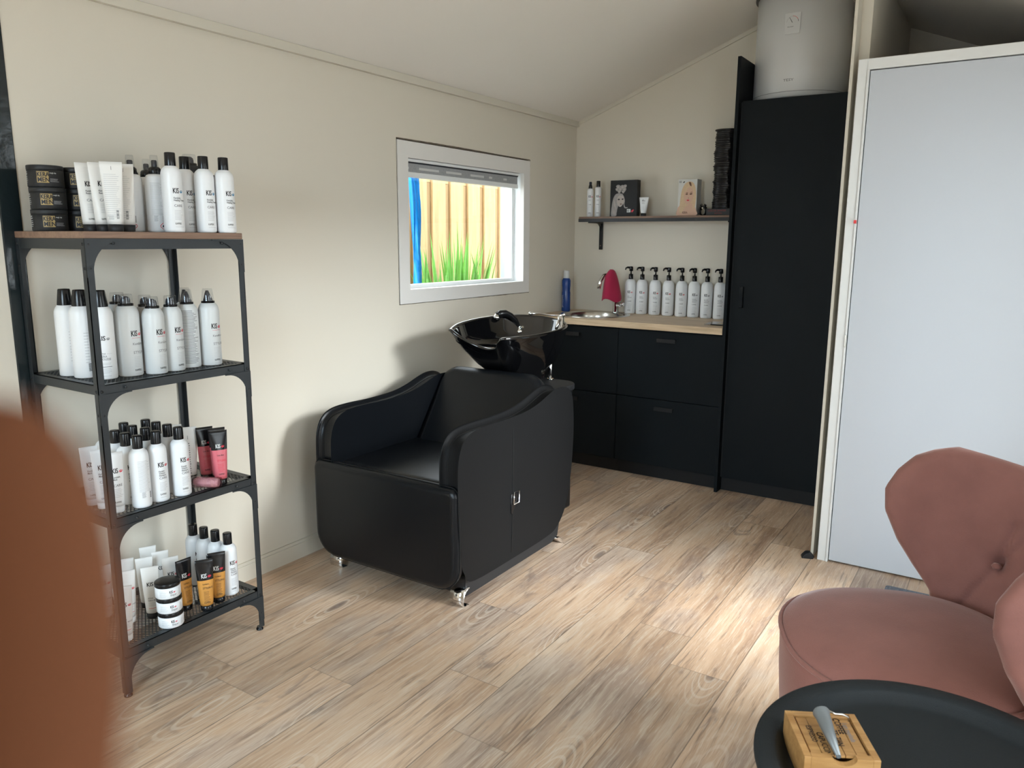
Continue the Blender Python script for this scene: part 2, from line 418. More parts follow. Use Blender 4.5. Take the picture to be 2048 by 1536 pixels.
# right wall with a wide glazed door, front wall with a window (both outside the photograph, both light the room)
RO = (-2.16, -1.52, .06, 1.96)
RO2 = (-4.12, -3.22, .06, 1.96)  # second, unseen opening, added to throw broad light onto the left wall
mb = MB()
mb.box((XR, YF, 0), (XR + .12, RO2[0], 2.0)).box((XR, RO2[0], 0), (XR + .12, RO2[1], RO2[2])).box((XR, RO2[0], RO2[3]), (XR + .12, RO2[1], 2.0)).box((XR, RO2[1], 0), (XR + .12, RO[0], 2.0))
mb.box((XR, RO[1], 0), (XR + .12, 0, 2.0)).box((XR, RO[0], 0), (XR + .12, RO[1], RO[2])).box((XR, RO[0], RO[3]), (XR + .12, RO[1], 2.0))
struct('wall_right', mb, m_wall)
FO = (.95, 1.90, .60, 2.00)
mb = MB(); gable(YF - .12, YF, -.12, FO[0], mb); gable(YF - .12, YF, FO[1], XR + .12, mb)
mb.box((FO[0], YF - .12, 0), (FO[1], YF, FO[2]))
xs = [FO[0], 1.364, FO[1]]; pts = [(FO[0], FO[3]), (FO[1], FO[3]), (FO[1], CZ(FO[1])), (1.364, CZ(1.364)), (FO[0], CZ(FO[0]))]
vs = [(x, YF - .12, z) for x, z in pts] + [(x, YF, z) for x, z in pts]
mb.add(vs, [tuple(range(5)), tuple(range(5, 10))[::-1]] + [(i, (i + 1) % 5, (i + 1) % 5 + 5, i + 5) for i in range(5)])
struct('wall_front', mb, m_wall)
mb = MB()
for (xa, xb) in ((-.12, 1.364), (1.364, XR + .12)):
    za = CZ(xa); zb = CZ(xb)
    vs = [(xa, YF - .12, za), (xb, YF - .12, zb), (xb, .12, zb), (xa, .12, za)]
    vs += [(x, y, z + .12) for x, y, z in vs]
    mb.add(vs, [(0, 1, 2, 3), (7, 6, 5, 4), (0, 4, 5, 1), (1, 5, 6, 2), (2, 6, 7, 3), (3, 7, 4, 0)])
struct('ceiling', mb, m_ceil)
# partition beside the door: top follows the ceiling
mb = MB(); x0, x1, y0, y1 = 1.832, 1.881, -1.085, 0
vs = [(x0, y0, 0), (x1, y0, 0), (x1, y1, 0), (x0, y1, 0), (x0, y0, CZ(x0)), (x1, y0, CZ(x1)), (x1, y1, CZ(x1)), (x0, y1, CZ(x0))]
mb.add(vs, [(0, 3, 2, 1), (4, 5, 6, 7), (0, 1, 5, 4), (1, 2, 6, 5), (2, 3, 7, 6), (3, 0, 4, 7)])
struct('wall_partition', mb, m_wall)
struct('trim_5', MB().box((1.830, -1.172, 0), (1.842, -1.0855, CZ(1.842) - .002), bev=.001), m_trim)
# trims along the ceiling
struct('trim_1', MB().box((0, YF, 2.052), (.020, 0, 2.086), bev=.002), m_trim)
mb = MB()
vs = []
for y in (-.012, 0):
    for x, z in ((.0, CZ(0) - .022), (1.364, CZ(1.364) - .022), (1.83, CZ(1.83) - .022), (1.83, CZ(1.83) + .002), (1.364, CZ(1.364) + .002), (.0, CZ(0) + .002)): vs.append((x, y, z))
mb.add(vs, [(0, 1, 4, 5), (1, 2, 3, 4), (6, 11, 10, 7), (7, 10, 9, 8), (0, 6, 7, 1), (1, 7, 8, 2), (2, 8, 9, 3), (3, 9, 10, 4), (4, 10, 11, 5), (5, 11, 6, 0)])
struct('trim_2', mb, m_trim)
mb = MB().box((0, YF, 0), (.012, -3.44, .066)).box((0, YF, .066), (.008, -3.44, .078)).box((0, -3.38, 0), (.012, -.52, .066)).box((0, -3.38, .066), (.008, -.52, .078))
struct('baseboard_left', mb, m_trim)
struct('trim_3', MB().box((-.03, -3.438, 0), (.004, -3.381, 2.052), bev=.003), m_black_paint)
# ragged unfilled joint around the window casing
mb = MB(); rnd = random.Random(3)
def ragged(p0, p1, nrm, wfun, n=46):
    p0 = Vector(p0); p1 = Vector(p1); nrm = Vector(nrm); vs = []
    for k in range(n + 1):
        p = p0.lerp(p1, k / n); w = wfun(k / n); vs += [p, p + nrm * w]
    mb.add(vs, [(2 * k, 2 * k + 2, 2 * k + 3, 2 * k + 1) for k in range(n)])
X_ = .0006
ragged((X_, hy0 - .001, hz1 - .001), (X_, hy1, hz1 - .001), (0, 0, 1), lambda t: .0035 + .0030 * math.sin(PI * min(1, t * 1.4)) * rnd.uniform(.5, 1))
ragged((X_, hy0, hz0 + .001), (X_, hy1, hz0 + .001), (0, 0, -1), lambda t: .0010 + (.0022 if t > .5 else .0006) * rnd.random())
ragged((X_, hy0 + .001, hz0), (X_, hy0 + .001, hz1), (0, -1, 0), lambda t: .0016 + .0010 * rnd.random())
ragged((X_, hy1 - .001, hz0), (X_, hy1 - .001, hz1), (0, 1, 0), lambda t: .0010 + .0026 * rnd.random())
struct('trim_4', mb, m_gap)

def ring(mb, x0, x1, yo0, yo1, zo0, zo1, yi0, yi1, zi0, zi1, mi=0):
    mb.box((x0, yo0, zo0), (x1, yi0, zo1), mi).box((x0, yi1, zo0), (x1, yo1, zo1), mi)
    mb.box((x0, yi0, zo0), (x1, yi1, zi0), mi).box((x0, yi0, zi1), (x1, yi1, zo1), mi); return mb
iy0, iy1, iz0, iz1 = -1.655, -.634, 1.104, 1.722
w1 = empty('window_1', (0, 0, 0)); w1['kind'] = 'structure'
ring(MB(), -.118, -.022, hy0 + .0005, hy1 - .0005, hz0 + .0005, hz1 - .0005, iy0 - .012, iy1 + .012, iz0 - .012, iz1 + .012).build('joint_backing', m_gap, w1)
ring(MB(), -.020, .004, hy0 + .004, hy1 - .004, hz0 + .003, hz1 - .007, iy0, iy1, iz0, iz1).build('casing', m_casing, w1)
ring(MB(), -.118, -.0205, iy0 - .011, iy1 + .011, iz0 - .011, iz1 + .011, iy0, iy1, iz0, iz1).build('reveal', m_wframe, w1)
ring(MB(), -.112, -.064, iy0, iy1, iz0, iz1, iy0 + .020, iy1 - .022, iz0 + .018, iz1 - .03).build('window_frame', m_wframe, w1)
MB().box((-.093, iy0 + .019, iz0 + .017), (-.089, iy1 - .021, iz1 - .029)).build('glass_pane', m_glass, w1)
# roller blind rolled up at the top of the opening
bl = empty('roller_blind', (-.03, iy0, 1.63), 0, 'grey rolled-up perforated blind across the top of the small window', 'blind')
L = iy1 - iy0 - .03
MB().box((-.02, .004, .077), (.02, L, .090), bev=.002).build('head_rail', m_wframe, bl)
MB().box((-.012, .004, .070), (.012, L, .077)).build('dark_channel', m_greypl, bl)  # dark grey strip between head rail and fabric roll
mb = MB(); mb.box((-.010, .006, .030), (.010, L - .004, .070))
mb.build('fabric_roll', m_blind, bl)
for (a, b) in ((.0, .03), (.095, .25), (.30, .43), (.50, .625), (.665, .70), (.80, .84)):
    MB().box((.0100, a * L * 1.05 + .006, .043), (.0112, b * L * 1.05, .054)).build('slot', m_wink, bl)
MB().box((-.014, .004, .006), (.014, L, .030), bev=.003).build('bottom_bar', m_wframe, bl)

for nm, O, ax in (('window_2', RO, 'r'), ('window_3', FO, 'f'), ('added_window', RO2, 'r')):
    w = empty(nm, (0, 0, 0)); w['kind'] = 'structure'; a0, a1, z0, z1 = O; m = (a0 + a1) / 2
    for sub, lst, mt in (('window_frame', [((a0, z0), (a0 + .045, z1)), ((a1 - .045, z0), (a1, z1)), ((a0 + .045, z0), (a1 - .045, z0 + .06)), ((a0 + .045, z1 - .05), (a1 - .045, z1))], m_wframe),
                         ('glass_pane', [((a0 + .045, z0 + .06), (a1 - .045, z1 - .05))], m_glass)):
        mb = MB()
        for (p, q) in lst:
            d = (.035, .085) if sub != 'glass_pane' else (.058, .062)
            if ax == 'r': mb.box((XR + d[0], p[0], p[1]), (XR + d[1], q[0], q[1]))
            else: mb.box((p[0], YF - d[1], p[1]), (q[0], YF - d[0], q[1]))
        mb.build(sub, mt, w)

# door to the small back room
d1 = empty('door_1', (1.862, -1.19, 0)); d1['kind'] = 'structure'
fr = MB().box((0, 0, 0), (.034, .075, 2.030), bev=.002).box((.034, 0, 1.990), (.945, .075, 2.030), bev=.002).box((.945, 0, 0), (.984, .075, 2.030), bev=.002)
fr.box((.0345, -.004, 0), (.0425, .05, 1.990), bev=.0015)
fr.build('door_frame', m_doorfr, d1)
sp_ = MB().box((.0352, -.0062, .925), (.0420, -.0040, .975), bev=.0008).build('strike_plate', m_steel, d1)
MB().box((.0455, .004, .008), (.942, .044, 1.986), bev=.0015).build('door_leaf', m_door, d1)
MB().box((.0425, .030, .002), (.0455, .040, 1.99)).build('door_gap_strip', m_dark, d1)  # near-black strip filling the slit between leaf and frame
t = MB().box((0, -.016, 0), (.0085, .001, .013), bev=.001).build('door_bumper', mat('red_plastic', (.75, .03, .03), .4))
t.location = (1.862 + .0345, -1.1955, 1.416); tag(t, 'tiny bright red plastic bumper stuck on the white door frame', 'bumper')
mb = MB(); mb.pad([(0, 0), (.045, .0), (.05, .010), (.034, .026), (.016, .024), (.002, .008)], 0, .035, .003, lambda a, b, w: (a, w, b))
t = mb.build('door_stopper', m_blackmt); t.location = (1.805, -1.215, 0); t.rotation_euler = (0, 0, .35); tag(t, 'small black rubber door stopper on the floor beside the white door frame', 'door stopper')
mb = MB(); mb.pad(rrect(0, 0, .62, .42, .012), 0, .012, .003, lambda a, b, w: (a, b, w))
t = mb.build('floor_mat', m_rug); t.location = (2.150, -1.745, .0); tag(t, 'speckled blue-grey carpet mat on the floor behind the pink armchair', 'mat')

# ------------------------------------------------------------------ kitchenette
FX = -.530                                   # plane of the cabinet fronts
def base_unit(x0, x1, label):
    r = empty('base_cabinet', (x0, 0, 0), 0, label, 'cabinet', None); w = x1 - x0
    MB().box((.001, FX + .020, .08), (w - .001, -.004, .858 if x0 > .1 else .70)).build('carcass', m_blackin, r)
    MB().box((.001, FX + .045, 0), (w - .001, FX + .063, .08)).build('plinth', m_blackin, r)
    for z0, z1 in ((.083, .466), (.471, .852)):
        d = MB().box((.0015, FX, z0), (w - .0015, FX + .018, z1), bev=.0015).build('drawer_front', m_blackfront, r)
        h = MB(); hx = w * .5 - .01; zt = z1 - .038
        h.box((hx - .055, FX - .014, zt - .004), (hx + .055, FX + .001, zt), bev=.001).box((hx - .055, FX - .016, zt - .022), (hx + .055, FX - .013, zt), bev=.001)
        h.build('handle', m_blackin, d)
    return r
base_unit(.0, .583, 'black two-drawer base cabinet in the corner, half hidden by the wash chair')
base_unit(.583, 1.189, 'black two-drawer base cabinet beside the tall black cupboard')
# worktop with a round cut-out for the sink
SX, SY, SR = .295, -.275, .195
mb = MB(); n = 48; T = .895; B = .860; x0, x1, y0, y1 = .001, 1.189, -.552, -.001
def edgept(a):
    c, s_ = math.cos(a), math.sin(a); t = 1e9
    if c > 1e-9: t = min(t, (x1 - SX) / c)
    if c < -1e-9: t = min(t, (x0 - SX) / c)
    if s_ > 1e-9: t = min(t, (y1 - SY) / s_)
    if s_ < -1e-9: t = min(t, (y0 - SY) / s_)
    return (SX + c * t, SY + s_ * t)
angs = sorted([2 * PI * k / n for k in range(n)] + [math.atan2(y - SY, x - SX) % (2 * PI) for x in (x0, x1) for y in (y0, y1)])
inn = [(SX + SR * math.cos(a), SY + SR * math.sin(a)) for a in angs]; out = [edgept(a) for a in angs]; N = len(angs)
vs = [(x, y, T) for x, y in inn] + [(x, y, T) for x, y in out] + [(x, y, B) for x, y in inn] + [(x, y, B) for x, y in out]
fs = []
for k in range(N):
    q = (k + 1) % N; fs += [(k, q, q + N, k + N), (k + 2 * N, k + 3 * N, q + 3 * N, q + 2 * N), (k + N, q + N, q + 3 * N, k + 3 * N), (k, k + 2 * N, q + 2 * N, q)]
mb.add(vs, fs)
tag(mb.build('worktop', m_worktop), 'light oak laminate worktop along the back wall with round sink cut-out', 'worktop')
sk = empty('sink', (SX, SY, T), 0, 'round stainless steel sink set into the oak worktop', 'sink')
MB().lathe([(.222, .0005), (.222, .003), (.214, .0045), (.196, .004), (.190, -.002), (.186, -.03), (.178, -.12), (.160, -.148), (.03, -.155), (.028, -.158), (.0, -.158)], 48, cap=False).build('bowl', m_steel, sk)
MB().lathe([(.032, -.1535), (.030, -.150), (.012, -.1505), (0, -.151)], 20, cap=False).build('drain_strainer', m_chrome, sk)
fc = empty('sink_faucet', (.345, -.075, T), 0, 'chrome single-lever mixer tap behind the round sink, towel over its spout', 'faucet')
MB().lathe([(.024, 0), (.024, .006), (.019, .010), (.019, .125), (.0135, .128), (.0135, .15)], 20).build('tap_body', m_chrome, fc)
MB().tube([(0, 0, .14), (0, 0, .21), (-.004, -.012, .235), (-.02, -.05, .245), (-.04, -.10, .235), (-.05, -.125, .20), (-.055, -.135, .155)], [.0115] * 6 + [.0125], 12).build('spout', m_chrome, fc)
MB().tube([(.012, -.004, .052), (.055, -.012, .056), (.062, -.014, .056)], [.014, .013, .011], 12).tube([(.045, -.010, .052), (.052, -.05, .060)], .0035, 8).build('lever', m_chrome, fc)
# towel draped over the spout
mb = MB(); rows = []
# hood-like fold: closed tent over the spout, open towards the sink
cols = 22
for i in range(13):
    v = i / 12; z = .232 - .185 * v ** 1.05; row = []
    for j in range(cols):
        a = -2.35 + 4.70 * j / (cols - 1)
        rx = .020 + .040 * v ** .7; ry = .022 + .046 * v ** .6
        fold = 1 + .07 * math.sin(a * 4 + v * 2) * v
        zz = z - (.030 * abs(a / 2.35) ** 3) * (1 - v) + .012 * math.sin(a * 3) * v
        row.append(Vector((.006 + rx * math.sin(a + PI / 2) * fold + .012 * v, -.050 - .030 * v * 0 + ry * math.cos(a + PI / 2) * fold * -1 + .004, zz)))
    rows.append(row)
n = cols
vs = [p for r_ in rows for p in r_]; fs = [(i * n + j, i * n + j + 1, (i + 1) * n + j + 1, (i + 1) * n + j) for i in range(len(rows) - 1) for j in range(n - 1)]
top_ = len(vs); vs.append(Vector((.006, -.045, .236))); fs += [(top_, j + 1, j) for j in range(n - 1)]
mb.add(vs, fs, 0, True)
t = mb.build('towel', m_cloth); t.location = (.322, -.085, T + .035)
md = t.modifiers.new('s', 'SOLIDIFY'); md.thickness = .006; md.offset = 1; md = t.modifiers.new('b', 'SUBSURF'); md.levels = 1; md.render_levels = 1
tag(t, 'magenta terry towel draped over the spout of the sink tap', 'towel')
# tall side panel and cupboard
tag(MB().box((1.191, -.552, 0), (1.208, -.002, 2.240), bev=.001).build('side_panel', m_blackfront), 'tall thin black end panel rising past the tall cupboard', 'panel')
tc_ = empty('tall_cupboard', (1.209, 0, 0), 0, 'tall black single-door cupboard against the partition under the water heater', 'cupboard')
MB().box((.0, FX + .020, .08), (.620, -.004, 2.028)).build('carcass', m_blackin, tc_)
MB().box((.0, FX + .045, 0), (.620, FX + .063, .08)).build('plinth', m_blackin, tc_)
dr = MB().box((.012, FX, .083), (.620, FX + .018, 2.030), bev=.0015).build('cupboard_door', m_blackfront, tc_)
MB().box((.055, FX - .018, 1.005), (.075, FX + .001, 1.115), bev=.003).build('handle', m_blackfront, dr)
# water heater above the cupboard
wh = empty('water_heater', (1.428, -.268, 2.032), 0, 'white cylindrical water heater standing above the tall black cupboard', 'water heater')
R = .226
MB().lathe([(.19, .0), (R - .006, .006), (R, .012), (R, .500), (R - .01, .504)], 64).build('tank', m_heater, wh)
MB().lathe([(R + .0012, .030), (R + .0018, .031), (R + .0012, .032)], 64, cap=False).build('seam_ring', m_inkg, wh)
MB().lathe([(R + .012, .500), (R + .014, .508), (R + .012, .535), (R - .03, .552), (0, .556)], 64, cap=False).lathe([(R + .012, .500), (R - .01, .500)], 64, cap=False).build('top_cap', m_blackpl, wh)
g = Lab(); A0 = .04
fn = lambda off: (lambda u, z, l: ((R + l + off) * math.sin(u / R + A0), -(R + l + off) * math.cos(u / R + A0), z))
gp = MB()
n = 6; vs = []; fs = []
for k in range(n + 1):
    u = -.045 + .072 * k / n
    for z in (.292, .386):
        vs.append(fn(.006)(u * (1 if z > .3 else .93), z, 0)); vs.append(fn(-.002)(u * (1 if z > .3 else .93), z, 0))
for k in range(n):
    a = 4 * k; fs += [(a, a + 4, a + 6, a + 2), (a + 2, a + 6, a + 7, a + 3), (a, a + 1, a + 5, a + 4)]
fs += [(0, 2, 3, 1), (4 * n, 4 * n + 1, 4 * n + 3, 4 * n + 2)]
gp.add(vs, fs); gauge = gp.build('gauge_plate', m_heater, wh)
g = Lab()
for k in range(14):
    a0 = PI * (1.0 - k / 14); a1 = PI * (1.0 - (k + 1) / 14); r0, r1 = .0255, .0272; cx, cz = -.009, .345
    g.poly([(cx + r0 * math.cos(a0), cz + r0 * math.sin(a0)), (cx + r1 * math.cos(a0), cz + r1 * math.sin(a0)), (cx + r1 * math.cos(a1), cz + r1 * math.sin(a1)), (cx + r0 * math.cos(a1), cz + r0 * math.sin(a1))], 1 if 6 < k < 12 else (0 if k > 11 else 6))
g.poly([(-.011, .343), (-.007, .341), (-.022, .367), (-.0235, .366)], 0); g.text('BELLISLIMO', -.030, .322, .0045, 2, .85)
g.build(fn(.0062)).build('dial', INKS, gauge)
g = Lab(); g.text('TESY', -.036, .078, .0115, 2, 1.35); g.build(fn(.0)).build('lettering', INKS, wh)
for k, (px_, py_) in enumerate(((-.10, -.01), (.10, -.01))):
    MB().tube([(px_, py_, -.002), (px_, py_, .02)], .012, 12).build('pipe_stub', m_steel, wh)

# wall shelf
ws = empty('wall_shelf', (.135, -.001, 1.462), 0, 'dark walnut wall shelf above the worktop with black bracket', 'shelf')
MB().box((0, -.20, .004), (1.055, 0, .026), bev=.0015).build('shelf_board', m_walnut, ws)
MB().box((0, -.203, -.006), (1.055, -.199, .014)).build('front_rail', m_blackmt, ws)
for bx in (.050, .93):
    b = MB(); b.box((bx, -.17, -.012), (bx + .022, -.001, .004)); b.box((bx, -.012, -.175), (bx + .022, -.001, -.012))
    pts = [(-.011, -.075)] + [(-.012 - .060 * (1 - math.cos(a)), -.072 + .060 * math.sin(a)) for a in [PI / 2 * k / 8 for k in range(9)]] + [(-.011, -.012)]
    nn = len(pts); b.add([(bx + .007, y, z) for y, z in pts] + [(bx + .015, y, z) for y, z in pts], [tuple(range(nn)), tuple(range(nn, 2 * nn))[::-1]] + [(i, (i + 1) % nn, (i + 1) % nn + nn, i + nn) for i in range(nn)])
    br_ = b.build('bracket', m_blackpl, ws)
    for z in (-.035, -.150): MB().lathe([(.004, 0), (.0035, .0015), (0, .002)], 10, M=Matrix.Translation((bx + .011, -.012, z)) @ Matrix.Rotation(PI / 2, 4, 'X')).build('screw', m_steel, br_)

# ------------------------------------------------------------------ outside the small window
struct('ground', MB().box((-7, -9, -.20), (12, 5, -.10)), mat('bounce_ground', (.45, .43, .40), .9, var=.1, vscale=3))  # unseen ground, made pale to bounce daylight up to the ceiling
fn_ = empty('garden_fence', (-1.10, 0, -.10), 0, 'light pine board fence seen through the small window', 'fence')
mb = MB(); bk = MB()
y = -1.62
while y < 2.4:
    mb.box((0, y, .02), (.018, y + .150, 2.05), bev=.002); bk.box((-.022, y + .140, .02), (-.002, y + .225, 1.84)); y += .2135
mb.build('front_boards', m_fence, fn_); bk.build('back_boards', m_fence2, fn_)
MB().box((-.024, -1.62, 1.842), (-.001, 2.4, 1.93)).box((-.024, -1.62, .25), (-.022, 2.4, .34)).build('rail', m_fence, fn_)
p = MB().box((-.36, -.335, -.10), (-.24, -.215, 2.3), bev=.006).build('porch_post', m_post); tag(p, 'white square post standing outside the right part of the small window', 'post')
# tarpaulin hanging outside at the left
mb = MB(); rows = []
for i in range(26):
    t = i / 25; z = 2.05 - 1.25 * t; w = .05 + .10 * math.sin(min(1, t * 1.6) * PI) ** 2 * .6; row = []
    for j in range(9):
        s_ = j / 8; row.append(Vector((-.45 + .022 * math.sin(s_ * 13 + t * 6), -1.20 + .13 * math.sin(t * 2.2) + s_ * w * .62, z)))
    rows.append(row)
n = 9; mb.add([p for r_ in rows for p in r_], [(i * n + j, i * n + j + 1, (i + 1) * n + j + 1, (i + 1) * n + j) for i in range(25) for j in range(8)], 0, True)
t = mb.build('tarpaulin', m_tarp); md = t.modifiers.new('s', 'SOLIDIFY'); md.thickness = .004
tag(t, 'bright blue tarpaulin hanging outside at the left edge of the small window', 'tarpaulin')
def strap_plant(loc, n, h, seed, label, spread=.5):
    rnd = random.Random(seed); r = empty('strap_leaf_plant', loc, 0, label, 'plant', 'strap-leaved plants outside the window')
    mb = MB()
    for k in range(n):
        az = 2.399 * k + rnd.uniform(-.3, .3); lean = spread * (k / n) ** .8 * rnd.uniform(.6, 1.15); L = h * rnd.uniform(.72, 1.0) * (1 - .15 * k / n); wd = rnd.uniform(.042, .070)
        d = Vector((math.cos(az), math.sin(az), 0)); sd = Vector((-d.y, d.x, 0)); vs = []; m = 9
        for i in range(m + 1):
            t = i / m; out = d * (L * (lean * t + .35 * lean * t * t)); z = L * t * math.sqrt(max(.05, 1 - (lean * t) ** 2 * .8))
            c = out + Vector((0, 0, z)); c.x = max(-1.06 - loc[0], min(-.17 - loc[0], c.x)); w = wd * (.55 + 1.2 * t * (1 - t)) * (1 if t < .6 else (1 - (t - .6) / .4) ** .8) + .0008
            nn = d * (-.25 * w)
            vs += [c - sd * w * .5, c + nn, c + sd * w * .5]
        fs = []
        for i in range(m): a = 3 * i; fs += [(a, a + 1, a + 4, a + 3), (a + 1, a + 2, a + 5, a + 4)]
        mb.add(vs, fs, 0, True)
    mb.build('leaves', m_leaf, r)
    MB().lathe([(.04, 0), (.03, .10), (.015, .22)], 10).build('stem', m_fence2, r)
    return r
strap_plant((-.62, -.78, -.10), 40, 1.45, 1, 'low green strap-leaved plant behind the lower left of the window pane', .75)
strap_plant((-.66, -.46, -.10), 54, 1.66, 2, 'tallest green strap-leaved plant behind the middle of the window pane', .42)
strap_plant((-.80, -.16, -.10), 54, 1.58, 3, 'green strap-leaved plant in the window pane, just left of the white post', .45)
strap_plant((-.45, -.98, -.10), 34, 1.36, 4, 'green strap-leaved plant beside the blue tarpaulin outside', .8)
# ------------------------------------------------------------------ shampoo wash chair
def wash_chair():
    r = empty('wash_chair', (0, 0, 0), 0, 'black leather salon wash chair with attached black backwash basin', 'chair')
    side = [(-2.340, .118), (-2.385, .150), (-2.408, .22), (-2.418, .36), (-2.420, .50), (-2.415, .575), (-2.392, .622), (-2.345, .643), (-2.26, .648), (-2.15, .646), (-2.05, .648), (-1.96, .655), (-1.88, .671), (-1.81, .692), (-1.75, .706), (-1.69, .704), (-1.645, .682), (-1.625, .630), (-1.618, .50), (-1.635, .33), (-1.675, .20), (-1.735, .135), (-1.82, .116), (-2.08, .113)]
    so = [tuple(p) for p in catmull([(a, b, 0) for a, b in side], 4)]; so = [(p[0], p[1]) for p in so]
    for k, (xa, xb, sg) in enumerate(((.796, .880, 1), (.168, .252, -1))):
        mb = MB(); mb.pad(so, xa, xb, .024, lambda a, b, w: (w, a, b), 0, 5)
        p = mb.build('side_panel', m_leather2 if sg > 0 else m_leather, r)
        # piping lines along both edges of the arm
        for xx in (xa + .020, xb - .020):
            MB().tube([(xx, a, b) for a, b in so] + [(xx, *so[0])], .0022, 6, cap=False).build('piping', m_seam, p)
        if sg > 0:
            xf = xb + .0006
            MB().tube([(xf - .001, -2.094, .118), (xf, -2.090, .20), (xf, -2.088, .40), (xf, -2.086, .60), (xf - .004, -2.084, .640)], .0022, 6).build('seam', m_seam, p)
            MB().tube([(xf - .002, -2.078, .125), (xf - .001, -2.075, .40), (xf - .004, -2.071, .636)], .0008, 5).build('stitching', m_seam, p)
            b = MB(); b.tube([(xf + .007, -2.090, .318), (xf + .007, -2.052, .318), (xf + .007, -2.050, .366), (xf + .007, -2.088, .368), (xf + .007, -2.090, .318)], .0022, 6)
            b.build('buckle', m_chrome, p)
            b = MB(); b.pad([(-2.102, .285), (-2.094, .278), (-2.086, .29), (-2.060, .325), (-2.060, .358), (-2.102, .362)], xf - .002, xf + .0035, .0015, lambda a, c, w: (w, a, c)); b.build('buckle_strap', m_blackpl, p)
    # front block with rounded lower corners
    fr = rrect(.150, .072, .880, .474, [.105, .105, .040, .040], 8)
    mb = MB(); mb.pad(fr, -2.455, -2.398, .028, lambda a, b, w: (a, w, b), 0, 6)
    p = mb.build('front_panel', m_leather, r)
    ins = [(a * .986 + .0072, b) for a, b in fr]
    MB().tube([(a, -2.4345, b) for a, b in fr] + [(fr[0][0], -2.4345, fr[0][1])], .0020, 6, cap=False).build('piping', m_seam, p)
    mb = MB(); mb.pad(rrect(-2.405, .30, -1.90, .464, [.02, .02, .03, .045], 5), .236, .812, .02, lambda a, b, w: (w, a, b), 0, 4)
    mb.build('seat', m_leather, r)
    # leaning back cushion
    bo = rrect(.243, .0, .790, .470, [.02, .02, .085, .085], 8); yb, zb, yt, zt = -1.975, .375, -1.690, .775
    L = math.hypot(yt - yb, zt - zb); uy, uz = (yt - yb) / L, (zt - zb) / L
    mb = MB()
    def bf(a, b, w):
        cur = .030 * math.sin(min(1, max(0, b / .47)) * PI) - .018 * ((a - .517) / .27) ** 2
        return (a, yb + uy * b * L / .47 - uz * (w - cur * 0) + .0, zb + uz * b * L / .47 + uy * w)
    mb.pad(bo, -.105, .012, .042, bf, 0, 6); mb.build('backrest', m_leather, r)
    # base, rear box, pole, chrome feet
    mb = MB(); mb.pad([(-2.372, .040), (-2.372, .150), (-1.66, .150), (-1.69, .055), (-1.74, .040)], .178, .858, .006, lambda a, b, w: (w, a, b)); mb.build('base', m_blackmt, r)
    MB().box((.255, -1.72, .10), (.790, -1.44, .672), bev=.01).build('rear_box', m_leather, r)
    mb = MB(); mb.pad(rrect(.235, -1.72, .815, -1.405, [.02, .02, .09, .09], 7), .672, .700, .006, lambda a, b, w: (a, b, w)); mb.build('rear_shelf', m_blackmt, r)
    MB().tube([(.665, -1.435, .700), (.665, -1.435, .80)], .0085, 12).tube([(.665, -1.435, .700), (.665, -1.435, .705)], .016, 12).build('support_pole', m_chrome, r)
    for (fx, fy, sg) in ((.205, -2.362, -1), (.832, -2.362, -1), (.205, -1.70, 1), (.832, -1.70, 1)):
        prof = [(0, .066), (.008, .064), (.022, .056), (.033, .040), (.038, .020), (.035, .004), (.022, .0), (.006, .0)] if sg < 0 else [(0, .042), (.015, .042), (.032, .036), (.045, .026), (.053, .012), (.060, .003), (.066, .0)]
        pts = [Vector((0, sg * a - sg * .005, b)) for a, b in prof]; vs = []; fs = []; w = .034
        pts = [tuple(q) for q in catmull([tuple(q) for q in pts], 3, False)]
        for q in pts:
            for xo in (-w, w): vs += [(fx + xo, fy + q[1], q[2] + .0035), (fx + xo, fy + q[1], max(0, q[2] - .0015))]
        for i in range(len(pts) - 1): a = 4 * i; fs += [(a, a + 4, a + 6, a + 2), (a + 1, a + 3, a + 7, a + 5), (a, a + 1, a + 5, a + 4), (a + 2, a + 6, a + 7, a + 3)]
        e = 4 * (len(pts) - 1); fs += [(0, 2, 3, 1), (e, e + 1, e + 3, e + 2)]
        MB().add(vs, fs, 0, True).build('foot', m_chrome, r)
    # ceramic basin
    rim = [(.330, -1.775, .950), (.292, -1.66, .962), (.290, -1.50, .972), (.335, -1.345, .977), (.430, -1.245, .975), (.540, -1.215, .966), (.640, -1.255, .955), (.705, -1.36, .945), (.718, -1.50, .936), (.695, -1.64, .930), (.655, -1.745, .928), (.625, -1.790, .926), (.592, -1.775, .905), (.560, -1.745, .878), (.500, -1.735, .868), (.440, -1.752, .886), (.385, -1.785, .920), (.350, -1.795, .944)]
    RM = catmull(rim, 6); n = len(RM); C0 = Vector((.525, -1.46, .68)); CI = Vector((.505, -1.47, .815)); rings = []
    cen = Vector((.505, -1.50, 0))
    def inset(p, d):
        q = Vector((cen.x - p.x, cen.y - p.y, 0)).normalized(); return p + q * d
    bot = []
    for p in RM:
        d = Vector((p.x - C0.x, p.y - C0.y, 0)); d.normalize(); bot.append(Vector((C0.x + d.x * .085, C0.y + d.y * .10, C0.z)))
    rings.append(bot)
    for t in (.2, .45, .7, .88, .96):
        rings.append([bot[i].lerp(RM[i], t) + Vector((RM[i].x - cen.x, RM[i].y - cen.y, 0)).normalized() * (.022 * math.sin(PI * t)) - Vector((0, 0, .012 * math.sin(PI * t))) for i in range(n)])
    rings.append([RM[i] - Vector((0, 0, .006)) for i in range(n)]); rings.append([inset(RM[i], .003) + Vector((0, 0, .001)) for i in range(n)])
    rings.append([inset(RM[i], .010) + Vector((0, 0, .003)) for i in range(n)]); rings.append([inset(RM[i], .018) + Vector((0, 0, .0)) for i in range(n)])
